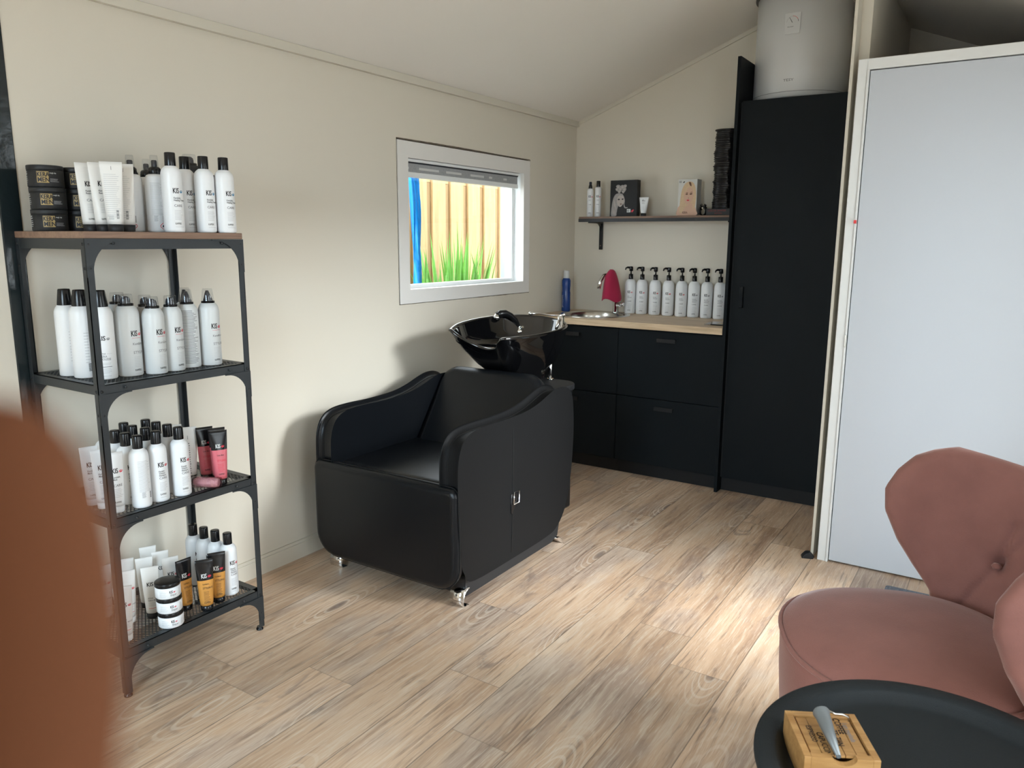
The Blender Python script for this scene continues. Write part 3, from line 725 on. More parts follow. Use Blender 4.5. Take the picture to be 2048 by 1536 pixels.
    rings.append([inset(RM[i], .023) - Vector((0, 0, .010)) for i in range(n)])
    src = rings[-1]
    for t in (.25, .5, .75, .92):
        ring_ = []
        for i in range(n):
            d = Vector((src[i].x - CI.x, src[i].y - CI.y, 0)); k = 1 - t ** 2.2 * .86
            ring_.append(Vector((CI.x + d.x * k, CI.y + d.y * k, src[i].z + (CI.z - src[i].z) * (1 - (1 - t) ** 1.7))))
        rings.append(ring_)
    rings.append([Vector((CI.x + (src[i].x - CI.x) * .06, CI.y + (src[i].y - CI.y) * .06, CI.z - .004)) for i in range(n)])
    mb = MB(); mb.rings(rings, 0, True); ba = mb.build('basin', m_ceramic, r)
    MB().lathe([(.024, 0), (.024, .003), (.014, .005), (0, .004)], 20, M=Matrix.Translation((CI.x, CI.y, CI.z - .002)), cap=False).build('drain', m_chrome, ba)
    # shower head lying on a stem at the left rim, lever mixer at the rear right
    sh = MB().tube([(.400, -1.300, .922), (.392, -1.315, .950), (.378, -1.338, .976), (.362, -1.365, .990), (.348, -1.388, .988), (.342, -1.400, .977)], [.009, .012, .014, .016, .019, .018], 14).build('shower_head', m_blackpl, r)
    MB().tube([(.342, -1.400, .978), (.336, -1.412, .960)], [.0185, .0175], 14).build('spray_face', m_chrome, sh)
    MB().lathe([(.020, 0), (.020, .008), (.011, .014), (.010, .03)], 16, M=Matrix.Translation((.402, -1.296, .893)) @ Matrix.Scale(1.0, 4)).tube([(.402, -1.296, .912), (.428, -1.305, .920)], .006, 8).build('shower_holder', m_chrome, r)
    mx = MB().lathe([(.021, 0), (.021, .007), (.0165, .010), (.0165, .055), (.012, .062), (0, .064)], 18, M=Matrix.Translation((.640, -1.300, .925)), cap=False).tube([(.640, -1.30, .975), (.648, -1.34, .960), (.650, -1.36, .930)], [.010, .009, .008], 10).build('mixer_tap', m_chrome, r)
    lv = catmull([(.650, -1.285, .992), (.635, -1.31, .990), (.60, -1.34, .992), (.56, -1.375, 1.000), (.525, -1.41, 1.000)], 4, False)
    MB().tube(lv, [.010] + [.0045] * (len(lv) - 4) + [.007, .009, .005], 10).build('lever', m_chrome, mx)
    return r
wash_chair()

# ------------------------------------------------------------------ pink tub chair
def tub_chair():
    cx, cy = 2.357, -2.636; F = Vector((-.9224, -.3865, 0)); Lr = Vector((-.3865, .9224, 0))
    r = empty('tub_armchair', (0, 0, 0), 0, 'dusty pink velvet armchair with buttoned wrap-around back and round seat', 'armchair')
    def P(f, l, z): return Vector((cx, cy, 0)) + F * f + Lr * l + Vector((0, 0, z))
    # seat: rounded drum with domed top and piping
    out = []
    for k in range(64):
        a = 2 * PI * k / 64; e = 2.35; c, s_ = math.cos(a), math.sin(a)
        q = (abs(c) ** e + abs(s_) ** e) ** (-1 / e); out.append((.275 * q * c + .026, .275 * q * s_))
    rings = []
    for k_, z in ((.86, .155), (.93, .165), (.965, .22), (.99, .32), (1.0, .405), (.995, .425), (.96, .442), (.85, .456), (.65, .467), (.35, .474), (.08, .476)):
        rings.append([P(f * k_, l * k_, z) for f, l in out])
    mb = MB(); mb.rings(rings, 0, True); st = mb.build('seat', m_velvet, r)
    MB().tube([P(f * .999, l * .999, .427) for f, l in out] + [P(*out[0], .427)], .0058, 8, cap=False).build('piping', m_velvet, st)
    # shell: angle from back, height
    NA, NZ = 170, 64
    # wing outline: angular limit against height
    def lim(z):
        pts = [(.20, 62), (.36, 66), (.44, 69), (.50, 77), (.56, 84), (.64, 90), (.70, 90.5), (.75, 86), (.79, 80), (.812, 73), (.83, 64)]
        for (z0, a0), (z1, a1) in zip(pts, pts[1:]):
            if z <= z1: t = max(0, (z - z0) / (z1 - z0)); return a0 + (a1 - a0) * t
        return pts[-1][1]
    def ztop(a): return .790 + .038 * min(1, abs(a) / 68) ** 1.6
    def rad(z): return .318 + .040 * max(0, (z - .40) / .4)
    def grid(off, tuft):
        G = []
        for i in range(NZ + 1):
            t = i / NZ; z0 = .17 + t * (.832 - .17); row = []; lm = math.radians(lim(z0))
            for j in range(NA + 1):
                s_ = -1 + 2 * j / NA; a = lm * s_; z = .17 + t * (ztop(math.degrees(a)) - .17)
                edge = min(1, (1 - abs(s_)) / .10); te = min(1, (1 - t) / .07); rr = rad(z)
                prof = math.sqrt(max(0, 1 - (1 - edge) ** 2)) * math.sqrt(max(0, 1 - (1 - te) ** 2))
                d = off * prof
                if tuft:
                    al = a * .34; 
                    for (bu, bz) in BUT:
                        dd = math.hypot(al - bu, z - bz); d += .020 * math.exp(-(dd / .028) ** 2)
                    # diagonal pleats between the buttons
                    for (u0, z_0, u1, z_1) in PL:
                        vx, vz = u1 - u0, z_1 - z_0; tt = max(0, min(1, ((al - u0) * vx + (z - z_0) * vz) / (vx * vx + vz * vz)))
                        dd = math.hypot(al - u0 - vx * tt, z - z_0 - vz * tt); d += .011 * math.exp(-(dd / .0075) ** 2)
                R_ = rr + d
                row.append(P(-R_ * math.cos(a) + .0, R_ * math.sin(a), z))
            G.append(row)
        return G
    BUT = [(-.247, .553), (-.086, .553), (.086, .553), (.247, .553), (-.172, .655), (0, .655), (.172, .655)]
    PL = []
    for (a, b) in ((0, 4), (1, 4), (1, 5), (2, 5), (2, 6), (3, 6)): PL.append((*BUT[a], *BUT[b]))
    PL += [(-.247, .553, -.325, .42), (.247, .553, .325, .42), (-.086, .553, -.10, .42), (.086, .553, .10, .42), (-.172, .655, -.19, .80), (0, .655, 0, .80), (.172, .655, .19, .80), (.247, .553, .216, .665), (-.247, .553, -.216, .665)]
    inner = grid(-.034, True); outer = grid(.034, False)
    mb = MB(); vs = [p for row in inner for p in row] + [p for row in outer for p in row]; o = (NZ + 1) * (NA + 1); w = NA + 1; fs = []
    for i in range(NZ):
        for j in range(NA):
            a = i * w + j; fs.append((a, a + 1, a + w + 1, a + w)); fs.append((o + a, o + a + w, o + a + w + 1, o + a + 1))
    for i in range(NZ):
        for j in (0, NA): a = i * w + j; fs.append((a, a + w, o + a + w, o + a))
    for j in range(NA):
        for i in (0, NZ): a = i * w + j; fs.append((a, a + 1, o + a + 1, o + a))
    mb.add(vs, fs, 0, True); sh = mb.build('shell_back', m_velvet, r)
    sh.modifiers.new('w', 'WELD').merge_threshold = .0004
    for (bu, bz) in BUT:
        a = bu / .34; R_ = rad(bz) - .020
        q = P(-(R_ - .005) * math.cos(a), (R_ - .005) * math.sin(a), bz)
        MB().lathe([(0, -.008), (.008, -.006), (.0115, 0), (.008, .006), (0, .008)], 14, M=Matrix.Translation(q), cap=False).build('button', m_velvet, sh)
    for (f, l) in ((.17, .17), (.17, -.17), (-.20, .18), (-.20, -.18)):
        MB().tube([P(f, l, .17), P(f * 1.25, l * 1.25, 0)], [.018, .011], 12).build('leg', m_walnut, r)
    return r
tub_chair()

# ------------------------------------------------------------------ round tray table and what lies on it
tb = empty('tray_table', (2.437, -3.297, 0), 0, 'round dark metal tray table with raised rim in front of the pink armchair', 'table')
MB().lathe([(0, .522), (.212, .522), (.222, .526), (.232, .540), (.236, .5445), (.264, .5445), (.268, .542), (.268, .538), (.264, .536), (.240, .536), (.228, .522), (.216, .516), (0, .516)], 96, cap=False).build('tray_top', m_table, tb)
for k in range(3):
    a = 2 * PI * k / 3 + .4
    MB().tube([(.15 * math.cos(a), .15 * math.sin(a), .516), (.215 * math.cos(a), .215 * math.sin(a), .27), (.20 * math.cos(a), .20 * math.sin(a), .0)], .008, 10).build('leg', m_table, tb)
MB().tube([(.212 * math.cos(2 * PI * k / 32), .212 * math.sin(2 * PI * k / 32), .27) for k in range(33)], .006, 8, cap=False).build('ring_brace', m_table, tb)
# wooden coffee box: origin at its far-left top corner region
bx = empty('coffee_box', (2.2862, -3.3262, .5225), 0, 'small honey-coloured wooden coffee box with sliding lettered lid on the round table', 'box')
bx.rotation_euler = (0, 0, math.radians(28))
hw, hd, bh = .0565, .0590, .052
mb = MB(); mb.box((-hw, -hd, 0), (hw, hd, .006)); mb.box((-hw, -hd, .006), (-hw + .011, hd, bh), bev=.0008); mb.box((hw - .011, -hd, .006), (hw, hd, bh), bev=.0008); mb.box((-hw + .011, hd - .011, .006), (hw - .011, hd, bh), bev=.0008)
# front wall with finger notch
pts = [(-hw + .011, .006), (hw - .011, .006), (hw - .011, bh)] + [(.018 * math.cos(a), bh - .013 * math.sin(a)) for a in [PI * k / 10 for k in range(11)]] + [(-hw + .011, bh)]
pts = [(a + (.004 if abs(a) < .02 else 0), b) for a, b in pts]; n = len(pts)
mb.add([(a, -hd, b) for a, b in pts] + [(a, -hd + .011, b) for a, b in pts], [tuple(range(n)), tuple(range(n, 2 * n))[::-1]] + [(i, (i + 1) % n, (i + 1) % n + n, i + n) for i in range(n)])
mb.build('box_body', m_pine, bx)
mb = MB()
for k in range(5):
    a = -hw + .0135 + k * (2 * hw - .027) / 5; mb.box((a + .0004, -hd + .0125, bh - .008), (a + (2 * hw - .027) / 5 - .0004, hd - .0125, bh - .0035), bev=.0006)
ld = mb.build('lid', m_pine, bx)
g = Lab()      # text runs along -y
for st, v, u, h, xs_, mi in (('I am nutside', .0285, .010, .0085, .72, 2), ('COFFEE', .0170, -.002, .0105, .80, 0), ('TE ZIJN', .0045, .030, .0100, .85, 0), ('AMERICANO LITE', -.0080, .040, .0075, .72, 0), ('CAPUCCINO', -.0205, .038, .0095, .80, 0), ('ESPRESSO', -.0320, .022, .0085, .80, 0)):
    g.text(st if st[0] != 'I' else 'I am meskade', 0, 0, h, mi, xs_)
    vs, fs, mi_, ly = g.items.pop(); g.items.append(([(u + 0 + a, v + b) for a, b in vs], fs, mi_, ly))
g.build(lambda u, z, l: (z, .062 - u - .024 if False else (.036 - (u - .010)) * 1.0 - .0, bh - .0033 + l)).build('lettering', INKS, ld)
# small metal funnel-like cone lying across the box
cn = empty('metal_cone', (0, 0, 0), 0, 'slim grey metal cone with looped handle lying on the wooden coffee box', 'cone')
A = Vector((2.2655, -3.302, .5925)); B_ = Vector((2.3085, -3.3830, .5785))
MB().tube([A, A.lerp(B_, .02), A.lerp(B_, .04), A.lerp(B_, .30), B_], [.0128, .0135, .0122, .0105, .0036], 20).build('cone_body', mat('dull_grey_metal', (.20, .215, .22), .45, metal=.5), cn)
up = Vector((.0, 0, 1)); sdv = Vector((.88, .47, 0))
MB().tube([A + sdv * .012 + up * .003, A + sdv * .022 + up * -.002, A + sdv * .034 - up * .002, A + sdv * .043 - up * .006, A + sdv * .045 - up * .014], .0018, 6).build('handle', m_steel, cn)

# ------------------------------------------------------------------ hand of the person holding the camera
def person():
    bm = bmesh.new(); sl = bm.verts.layers.skin.verify()
    def V(a, b, c, r_):
        v = bm.verts.new(CAM + cR * a + cU * b + cF * c); v[sl].radius = (r_, r_); return v
    def chain(start, pts):
        prev = start
        for p in pts: v = V(*p); bm.edges.new((prev, v)); prev = v
        return prev
    wr = V(-.075, -.190, -.075, .024); wr[sl].use_root = True
    chain(wr, [(-.088, -.245, -.110, .027), (-.105, -.33, -.16, .033)])
    pm = V(-.068, -.150, -.050, .026); bm.edges.new((wr, pm))
    k1 = V(-.048, -.112, -.022, .0135); bm.edges.new((pm, k1))
    chain(k1, [(-.040, -.078, .008, .0108), (-.0326, -.040, .038, .0098), (-.0316, -.0165, .0447, .0094), (-.0328, -.0072, .0452, .0086), (-.0352, -.0006, .0453, .0062)])
    k2 = V(-.070, -.110, -.020, .0135); bm.edges.new((pm, k2))
    chain(k2, [(-.068, -.074, .012, .0102), (-.064, -.062, .036, .0090), (-.062, -.075, .052, .0078)])
    k3 = V(-.090, -.118, -.026, .0128); bm.edges.new((pm, k3))
    chain(k3, [(-.090, -.084, .006, .0098), (-.086, -.078, .030, .0086), (-.084, -.092, .044, .0076)])
    k4 = V(-.108, -.130, -.036, .0115); bm.edges.new((pm, k4))
    chain(k4, [(-.110, -.104, -.008, .0086), (-.106, -.100, .012, .0076), (-.103, -.112, .024, .0068)])
    th = V(-.040, -.150, -.070, .0150); bm.edges.new((pm, th))
    chain(th, [(-.020, -.118, -.085, .0122), (-.012, -.090, -.088, .0108), (-.010, -.070, -.084, .0088)])
    me = bpy.data.meshes.new('person'); bm.to_mesh(me); bm.free(); me.materials.append(m_skin)
    o = bpy.data.objects.new('person', me); COL.objects.link(o)
    o.modifiers.new('skin', 'SKIN').use_smooth_shade = True
    s_ = o.modifiers.new('sub', 'SUBSURF'); s_.levels = 2; s_.render_levels = 2
    tag(o, 'raised fingertip of the person taking the picture, blurred brown at the lower left', 'person')
person()
# ------------------------------------------------------------------ metal rack
RX0, RX1, RY0, RY1 = .006, .377, -3.408, -2.904
LV = (.943, .555, .150)
rk = empty('storage_rack', (0, 0, 0), 0, 'black metal shelving rack with walnut-look top board against the left wall', 'rack')
mb = MB(); mb.box((RX0, RY0, 1.341), (RX1, RY1, 1.360), bev=.002); mb.build('top_board', m_rackboard, rk)
for (x, y, sx, sy) in ((RX0, RY0, 1, 1), (RX1, RY0, -1, 1), (RX0, RY1, 1, -1), (RX1, RY1, -1, -1)):
    mb = MB(); x2 = x + sx * .020; y2 = y + sy * .020; t = .0022
    mb.box((min(x, x2), min(y, y + sy * t), .012), (max(x, x2), max(y, y + sy * t), 1.3405)); mb.box((min(x, x + sx * t), min(y, y2), .012), (max(x, x + sx * t), max(y, y2), 1.3405))
    lg = mb.build('leg', m_rack, rk)
    MB().lathe([(.009, .012), (.009, .006), (.012, .005), (.012, 0)], 14, M=Matrix.Translation((x + sx * .0115, y + sy * .0115, 0))).build('foot', m_blackpl, lg)
    sc_ = MB()
    for z in [1.326, 1.262] + [v for L_ in LV for v in (L_ - .018, L_ - .085)]:
        if z < .02: continue
        xo = x - sx * .0004; Mx = Matrix.Translation((xo, y + sy * .010, z)) @ Matrix.Rotation(-sx * PI / 2, 4, 'Y')
        sc_.lathe([(.0042, 0), (.0038, .0016), (.0015, .0026), (0, .0026)], 10, M=Mx, cap=False)
        My = Matrix.Translation((x + sx * .010, y - sy * .0004, z)) @ Matrix.Rotation(sy * PI / 2, 4, 'X')
        sc_.lathe([(.0042, 0), (.0038, .0016), (.0015, .0026), (0, .0026)], 10, M=My, cap=False)
    sc_.build('screws', m_screw, lg)
def rail_set(z0, z1, lip):
    mb = MB(); t = .0022
    for x, sx in ((RX0 + .0024, 1), (RX1 - .0024, -1)):
        mb.box((min(x, x + sx * t), RY0 + .0025, z0), (max(x, x + sx * t), RY1 - .0025, z1))
        if lip: mb.box((min(x, x + sx * .022), RY0 + .0025, z1 - .0022), (max(x, x + sx * .022), RY1 - .0025, z1))
    for y, sy in ((RY0 + .0024, 1), (RY1 - .0024, -1)):
        mb.box((RX0 + .0025, min(y, y + sy * t), z0), (RX1 - .0025, max(y, y + sy * t), z1))
        if lip: mb.box((RX0 + .0025, min(y, y + sy * .022), z1 - .0022), (RX1 - .0025, max(y, y + sy * .022), z1))
    return mb
rail_set(1.312, 1.3405, False).build('rail', m_rack, rk)
def gusset(x, y, sx, sy, zt, W=.082, zs=-.012):
    # plate with a concave quarter-round, in the plane x = const
    pts = [(y, zt), (y + sy * (W + .008), zt), (y + sy * (W + .008), zt - .004)]
    r_ = W - .018
    for k in range(11):
        a = PI / 2 * k / 10; pts.append((y + sy * (.018 + r_ - r_ * math.sin(a)), zt - .004 - r_ + r_ * math.cos(a)))
    pts += [(y + sy * .018, zt - r_ - .016), (y, zt - r_ - .016)]
    xa = x + sx * .0002; xb = x + sx * .0024; n = len(pts); m = MB()
    m.add([(xa, p, q) for p, q in pts] + [(xb, p, q) for p, q in pts], [tuple(range(n)), tuple(range(n, 2 * n))[::-1]] + [(i, (i + 1) % n, (i + 1) % n + n, i + n) for i in range(n)])
    m.lathe([(.0042, 0), (.0038, .0016), (.0015, .0026), (0, .0026)], 10, M=Matrix.Translation((x + sx * .0024, y + sy * .078, zt + zs)) @ Matrix.Rotation(sx * PI / 2, 4, 'Y'), cap=False)
    return m
for zt, top in ((1.3405, True), (LV[0] - .026, False), (LV[1] - .026, False), (LV[2] - .026, False)):
    for (x, sx) in ((RX1, 1), (RX0, -1)):
        for (y, sy) in ((RY0, 1), (RY1, -1)): gusset(x, y, sx, sy, zt, .105 if top else .088, -.012 if top else .012).build('corner_plate', m_rack, rk)
for z in LV:
    sh = rail_set(z - .028, z - .0005, True).build('shelf', m_rack, rk)
    # expanded-metal grid: two families of thin slanting strands
    mb = MB(); xa, xb, ya, yb = RX0 + .024, RX1 - .024, RY0 + .024, RY1 - .024; sl = .62; st = .0118; w = .0013
    for sg in (1, -1):
        c = -1.0
        while c < 1.0:
            # line y = ya + c + sg*sl*(x-xa)
            p = []
            X0, X1 = xa, xb
            for X in (xa, xb): p.append((X, ya + c + sg * sl * (X - xa)))
            (px0, py0), (px1, py1) = p
            t0, t1 = 0.0, 1.0; dy = py1 - py0
            ta = (ya - py0) / dy; tb_ = (yb - py0) / dy; t0 = max(t0, min(ta, tb_)); t1 = min(t1, max(ta, tb_))
            if t1 - t0 > .01:
                q0 = Vector((px0 + (px1 - px0) * t0, py0 + dy * t0, z - .0016)); q1 = Vector((px0 + (px1 - px0) * t1, py0 + dy * t1, z - .0016))
                d = (q1 - q0).normalized(); nn = Vector((-d.y, d.x, 0)) * w; u_ = Vector((0, 0, .0008))
                vs = [q0 - nn - u_, q0 + nn - u_, q0 + nn + u_, q0 - nn + u_, q1 - nn - u_, q1 + nn - u_, q1 + nn + u_, q1 - nn + u_]
                mb.add(vs, [(0, 1, 2, 3), (4, 7, 6, 5), (0, 4, 5, 1), (1, 5, 6, 2), (2, 6, 7, 3), (3, 7, 4, 0)])
            c += st
    mb.build('mesh_grid', m_rack, sh)

# ------------------------------------------------------------------ bottle, can, tube and jar kinds (meshes shared by every copy)
def RB(R): return lambda z: R
def kis(g, u, z, h, mi=0, lip=1, xs=.62):
    w = g.text('KIS', u, z, h, mi, xs); g.text('KIS', u + h * .035, z, h, mi, xs); g.lips(u + w + h * .10, z + h * .02, h * .95, lip); return w
def lab_care(R, k, names, lip=1, word='CARE', mi=0, small=.0050, u0=-.008):
    g = Lab(); kis(g, u0, .112 * k, .0145 * k, mi, lip)
    z = .100 * k
    for nm in names: g.text(nm, u0 + .001, z - .004 * k, small * k, mi, .8); z -= .0065 * k
    g.text(word, u0 + .001, .073 * k, .0070 * k, 2 if mi == 0 else mi, 1.0)
    g.lines(u0 + .001, .062 * k, 7, .0042 * k, .025 * k, .0010, 6 if mi == 0 else mi)
    g.text('KAPPERS', u0 + .001, .0225 * k, .0052 * k, mi, .62); g.lines(u0 + .001, .0150 * k, 1, .004, .028 * k)
    return g.build(on_cyl(RB(R))).mesh('label', INKS)
def lab_back(R, k, dense=24, mi=6, sign=False, ink=6):
    g = Lab(); g.lines(-.020, .150 * k, dense, .0042 * k, .036, .0011, ink)
    g.lines(-.014, .050 * k, 8, .0022, .012, .0008, 2)
    for i in range(9): g.bar(.010, .030 * k + i * .0022, .007, .0012, 0, 1)
    if sign:
        c = (.010, .018)
        for a, b in (((0, .0085), (.0085, 0)), ((.0085, 0), (0, -.0085)), ((0, -.0085), (-.0085, 0)), ((-.0085, 0), (0, .0085))):
            q = .0016; L_ = math.hypot(b[0] - a[0], b[1] - a[1]); nx, ny = -(b[1] - a[1]) / L_ * q, (b[0] - a[0]) / L_ * q
            g.poly([(c[0] + a[0], c[1] + a[1]), (c[0] + b[0], c[1] + b[1]), (c[0] + b[0] + nx, c[1] + b[1] + ny), (c[0] + a[0] + nx, c[1] + a[1] + ny)][::-1], 1)
        g.poly([(c[0] - .0026, c[1] - .003), (c[0] + .0026, c[1] - .003), (c[0] + .002, c[1] + .001), (c[0], c[1] + .0045), (c[0] - .002, c[1] + .001)], 0)
    return g.build(on_cyl(RB(R))).mesh('label', INKS)
def shampoo(R=.0285, H=.218, lab=None, body=m_white):
    b = H - .040
    bm_ = MB().lathe([(0, .0008), (R * .88, .0), (R * .97, .003), (R, .008), (R, b - .030), (R * .985, b - .020), (R * .90, b - .010), (R * .72, b - .0035), (R * .56, b), (R * .5, b + .002), (R * .5, b + .006)], 32, cap=False).mesh('body', body)
    cp = MB().lathe([(R * .53, b + .0012), (R * .535, b + .003), (R * .525, H - .003), (R * .49, H - .0006), (R * .3, H), (0, H)], 24, cap=False).mesh('cap', m_blackpl)
    P_ = [('body', bm_), ('cap', cp)]
    if lab: P_.append(('printed_label', lab))
    return P_
def spraycan(R=.0335, H=.235, body=m_silver, lab=None):
    b = H - .034
    bd = MB().lathe([(0, .002), (R * .93, 0), (R, .003), (R, b - .028), (R * .97, b - .018), (R * .86, b - .008), (R * .66, b)], 32, cap=False).mesh('body', body)
    co = MB().lathe([(R * .63, b - .003), (R * .64, b + .006), (R * .60, b + .007), (.012, b + .0075)], 24, cap=False).mesh('collar', m_blackpl)
    nz = MB().lathe([(.0135, b + .007), (.0135, b + .016), (.0115, b + .023), (.006, b + .027), (0, b + .028)], 18, cap=False).lathe([(.0022, 0), (.0022, .0035), (0, .0035)], 8, 0, Matrix.Translation((0, -.0125, b + .018)) @ Matrix.Rotation(PI / 2, 4, 'X')).mesh('nozzle', m_greypl)
    cc = MB().lathe([(R * .58, b + .007), (R * .56, H - .003), (R * .52, H), (0, H)], 24, cap=False).mesh('clear_cap', m_clearpl)
    P_ = [('body', bd), ('collar', co), ('nozzle', nz), ('clear_cap', cc)]
    if lab: P_.append(('printed_label', lab))
    return P_
def moussecan(R=.0320, H=.243, body=m_silver, lab=None, black=False):
    b = H - .045 if not black else H - .047
    bd = MB().lathe([(0, .002), (R * .93, 0), (R, .003), (R, b - .028), (R * .97, b - .018), (R * .86, b - .008), (R * .66, b)], 32, cap=False).mesh('body', body)
    P_ = [('body', bd)]
    if black: P_.append(('cap', MB().lathe([(R * .67, b - .002), (R * .67, b + .004), (R * .52, H - .004), (R * .48, H - .0008), (0, H)], 28, cap=False).mesh('cap', m_blackpl)))
    else:
        P_.append(('collar', MB().lathe([(R * .63, b - .003), (R * .64, b + .006), (.012, b + .0075)], 24, cap=False).mesh('collar', m_blackpl)))
        vs = []; rings = []
        for (z, r_, off) in ((b + .007, .0155, 0), (b + .012, .0150, 0), (b + .017, .0125, .001), (b + .030, .0085, .003), (b + .039, .0045, .004)):
            rings.append([Vector((r_ * math.cos(2 * PI * k / 14) * .9, r_ * math.sin(2 * PI * k / 14) + off, z)) for k in range(14)])
        P_.append(('spout', MB().rings(rings, 0, True).mesh('spout', m_greypl)))
        P_.append(('clear_cap', MB().lathe([(R * .60, b + .007), (R * .47, H - .003), (R * .43, H), (0, H)], 24, cap=False).mesh('clear_cap', m_clearpl)))
    if lab: P_.append(('printed_label', lab))
    return P_
def spraybottle(R=.0305, H=.225, body=m_white, lab=None, clearcap=True):
    b = H - .055
    bd = MB().lathe([(0, .0008), (R * .9, 0), (R, .006), (R, b - .024), (R * .95, b - .012), (R * .8, b - .003), (R * .55, b)], 32, cap=False).mesh('body', body)
    co = MB().lathe([(R * .56, b - .001), (R * .60, b + .001), (R * .58, b + .016), (R * .44, b + .021), (.007, b + .022)], 24, cap=False).mesh('collar', m_blackpl)
    pm = MB().lathe([(.0085, b + .020), (.0085, b + .038), (.0065, b + .041), (0, b + .041)], 14, cap=False).lathe([(.002, 0), (.002, .002), (0, .002)], 8, 0, Matrix.Translation((0, -.008, b + .033)) @ Matrix.Rotation(PI / 2, 4, 'X')).mesh('pump', m_greypl)
    P_ = [('body', bd), ('collar', co), ('pump', pm)]
    if clearcap: P_.append(('clear_cap', MB().lathe([(R * .43, b + .020), (R * .36, H - .003), (R * .32, H), (0, H)], 20, cap=False).mesh('clear_cap', m_clearpl)))
    if lab: P_.append(('printed_label', lab))
    return P_
def tube_ab(t, rb, w): 
    k = t ** .85
    return rb + (w / 2 - rb) * k, max(.0014, rb * (1 - t ** 1.25 * .96))
def tube(H=.175, rb=.020, w=.052, body=m_cream, capm=m_blackpl, lab=None, split=None, m2=None, caph=.020):
    z0 = caph; n = 28; rings = []; M_ = [0]; N_ = 14
    mb = MB()
    def ringat(z):
        t = (z - z0) / (H - .007 - z0); t = max(0, min(1, t)); a, b = tube_ab(t, rb, w)
        return [Vector((a * math.copysign(abs(math.cos(2 * PI * k / n)) ** .9, math.cos(2 * PI * k / n)), b * math.sin(2 * PI * k / n), z)) for k in range(n)]
    zs = [z0 + (H - z0) * i / N_ for i in range(N_ + 1)]
    if split: 
        lo = [z for z in zs if z < split] + [split]; hi = [split] + [z for z in zs if z > split]
        mb.rings([[p * 1.0 for p in ringat(z)] for z in lo], 0, True, None, True, False); mb.rings([ringat(z) for z in hi], 1, True, None, False, True)
        bd = mb.mesh('body', [body, m2])
    else:
        mb.rings([ringat(z) for z in zs], 0, True); bd = mb.mesh('body', body)
    cp = MB().lathe([(0, .0006), (rb * .90, 0), (rb * .95, .002), (rb * 1.0, z0 - .001), (rb * .6, z0)], 28, cap=False).mesh('cap', capm)
    P_ = [('cap', cp), ('body', bd)]
    if lab:
        def fn(u, z, l):
            t = max(0, min(1, (z - z0) / (H - .007 - z0))); a, b = tube_ab(t, rb, w); q = max(-.98, min(.98, u / a))
            return (u, -(b * math.sqrt(1 - q * q)) - l * 1.6, z)
        P_.append(('printed_label', lab.build(fn).mesh('label', INKS)))
    return P_
def lab_tube(H, lip=1, mi=0, names=('Keratin', 'Mask'), word='CARE', ln=6, hk=1.0, u0=-.014):
    g = Lab(); kis(g, u0, H * .66, .0140 * hk, mi, lip)
    z = H * .58
    for nm in names: g.text(nm, u0, z, .0050 * hk, mi, .8); z -= .0066
    g.text(word, u0, H * .44, .0068 * hk, mi if mi else 2, 1.0); g.lines(u0, H * .395, ln, .0046, .024, .0010, 6 if mi == 0 else 6)
    g.text('KAPPERS', u0, H * .17, .0048, mi, .6)
    return g
def jar_parts(R, h, body, lidm, lab=None, lidh=.014):
    bd = MB().lathe([(0, .0006), (R * .96, 0), (R, .0025), (R, h - lidh - .001), (R * .93, h - lidh)], 40, cap=False).mesh('body', body)
    ld = MB().lathe([(R * .995, h - lidh), (R * 1.01, h - lidh + .001), (R * 1.01, h - .002), (R * .985, h - .0006), (R * .9, h), (0, h - .0005)], 40, cap=False).mesh('lid', lidm)
    P_ = [('body', bd), ('lid', ld)]
    if lab: P_.append(('printed_label', lab))
    return P_
deg = math.radians
def ang(th): return deg(th) + PI / 2       # label turned towards heading th (0 = +x)

L_hydro = lab_care(.0290, 1.0, ('KeraSafe', 'Healing Treatment'), lip=3)
L_vol = lab_care(.0275, .98, ('Keratin', 'Volume', 'Shampoo'), lip=1)
L_vol2 = lab_care(.0275, .98, ('KeraCare', 'Shampoo'), lip=2)
K_top = shampoo(.0290, .229, L_hydro); K_mid = shampoo(.0275, .217, L_vol); K_mid2 = shampoo(.0275, .217, L_vol2)
K_midback = shampoo(.0275, .217, lab_back(.0275, .95))
def lab_spray(R, name): 
    g = Lab(); kis(g, -.004, .118, .0160, 0, 1); g.lines(-.002, .112, 1, .004, .030, .0008, 1)
    g.text(name, -.001, .092, .0066, 2, .95); g.text('STYLING', -.001, .066, .0078, 2, 1.0); g.lines(0, .056, 7, .0048, .026, .0010, 6); g.text('KAPPERS', 0, .0150, .0058, 0, .62); g.lines(0, .008, 1, .004, .026)
    return g.build(on_cyl(RB(R))).mesh('label', INKS)
K_sprayL = spraycan(.0340, .239, m_silver, lab_spray(.0340, 'KeraSpray')); K_spray = spraycan(.0312, .229, m_silver, lab_spray(.0312, 'KeraSpray'))
g = Lab(); kis(g, -.014, .113, .0125, 0, 2, .85); g.text('STYLE', -.012, .073, .0036, 0, 1.1); g.lines(.006, .074, 1, .003, .016, .0006); g.text('KERA', -.012, .064, .0060, 2, .9); g.text('MOUSSE', -.012, .056, .0060, 2, .9); g.lines(-.012, .047, 2, .004, .030); g.bar(-.012, .036, .030, .0018, 2); g.lines(-.012, .031, 4, .004, .030); g.lines(-.012, .010, 1, .004, .028)
K_blackM = moussecan(.0315, .254, m_white, g.build(on_cyl(RB(.0315))).mesh('label', INKS), black=True)
g = Lab(); g.lines(-.010, .130, 11, .0085, .014, .0016, 6); 
for i in range(14): g.bar(-.004, .020 + i * .0017, .008, .0009, 0, 1)
K_blackMside = moussecan(.0315, .254, m_white, g.build(on_cyl(RB(.0315))).mesh('label', INKS), black=True)
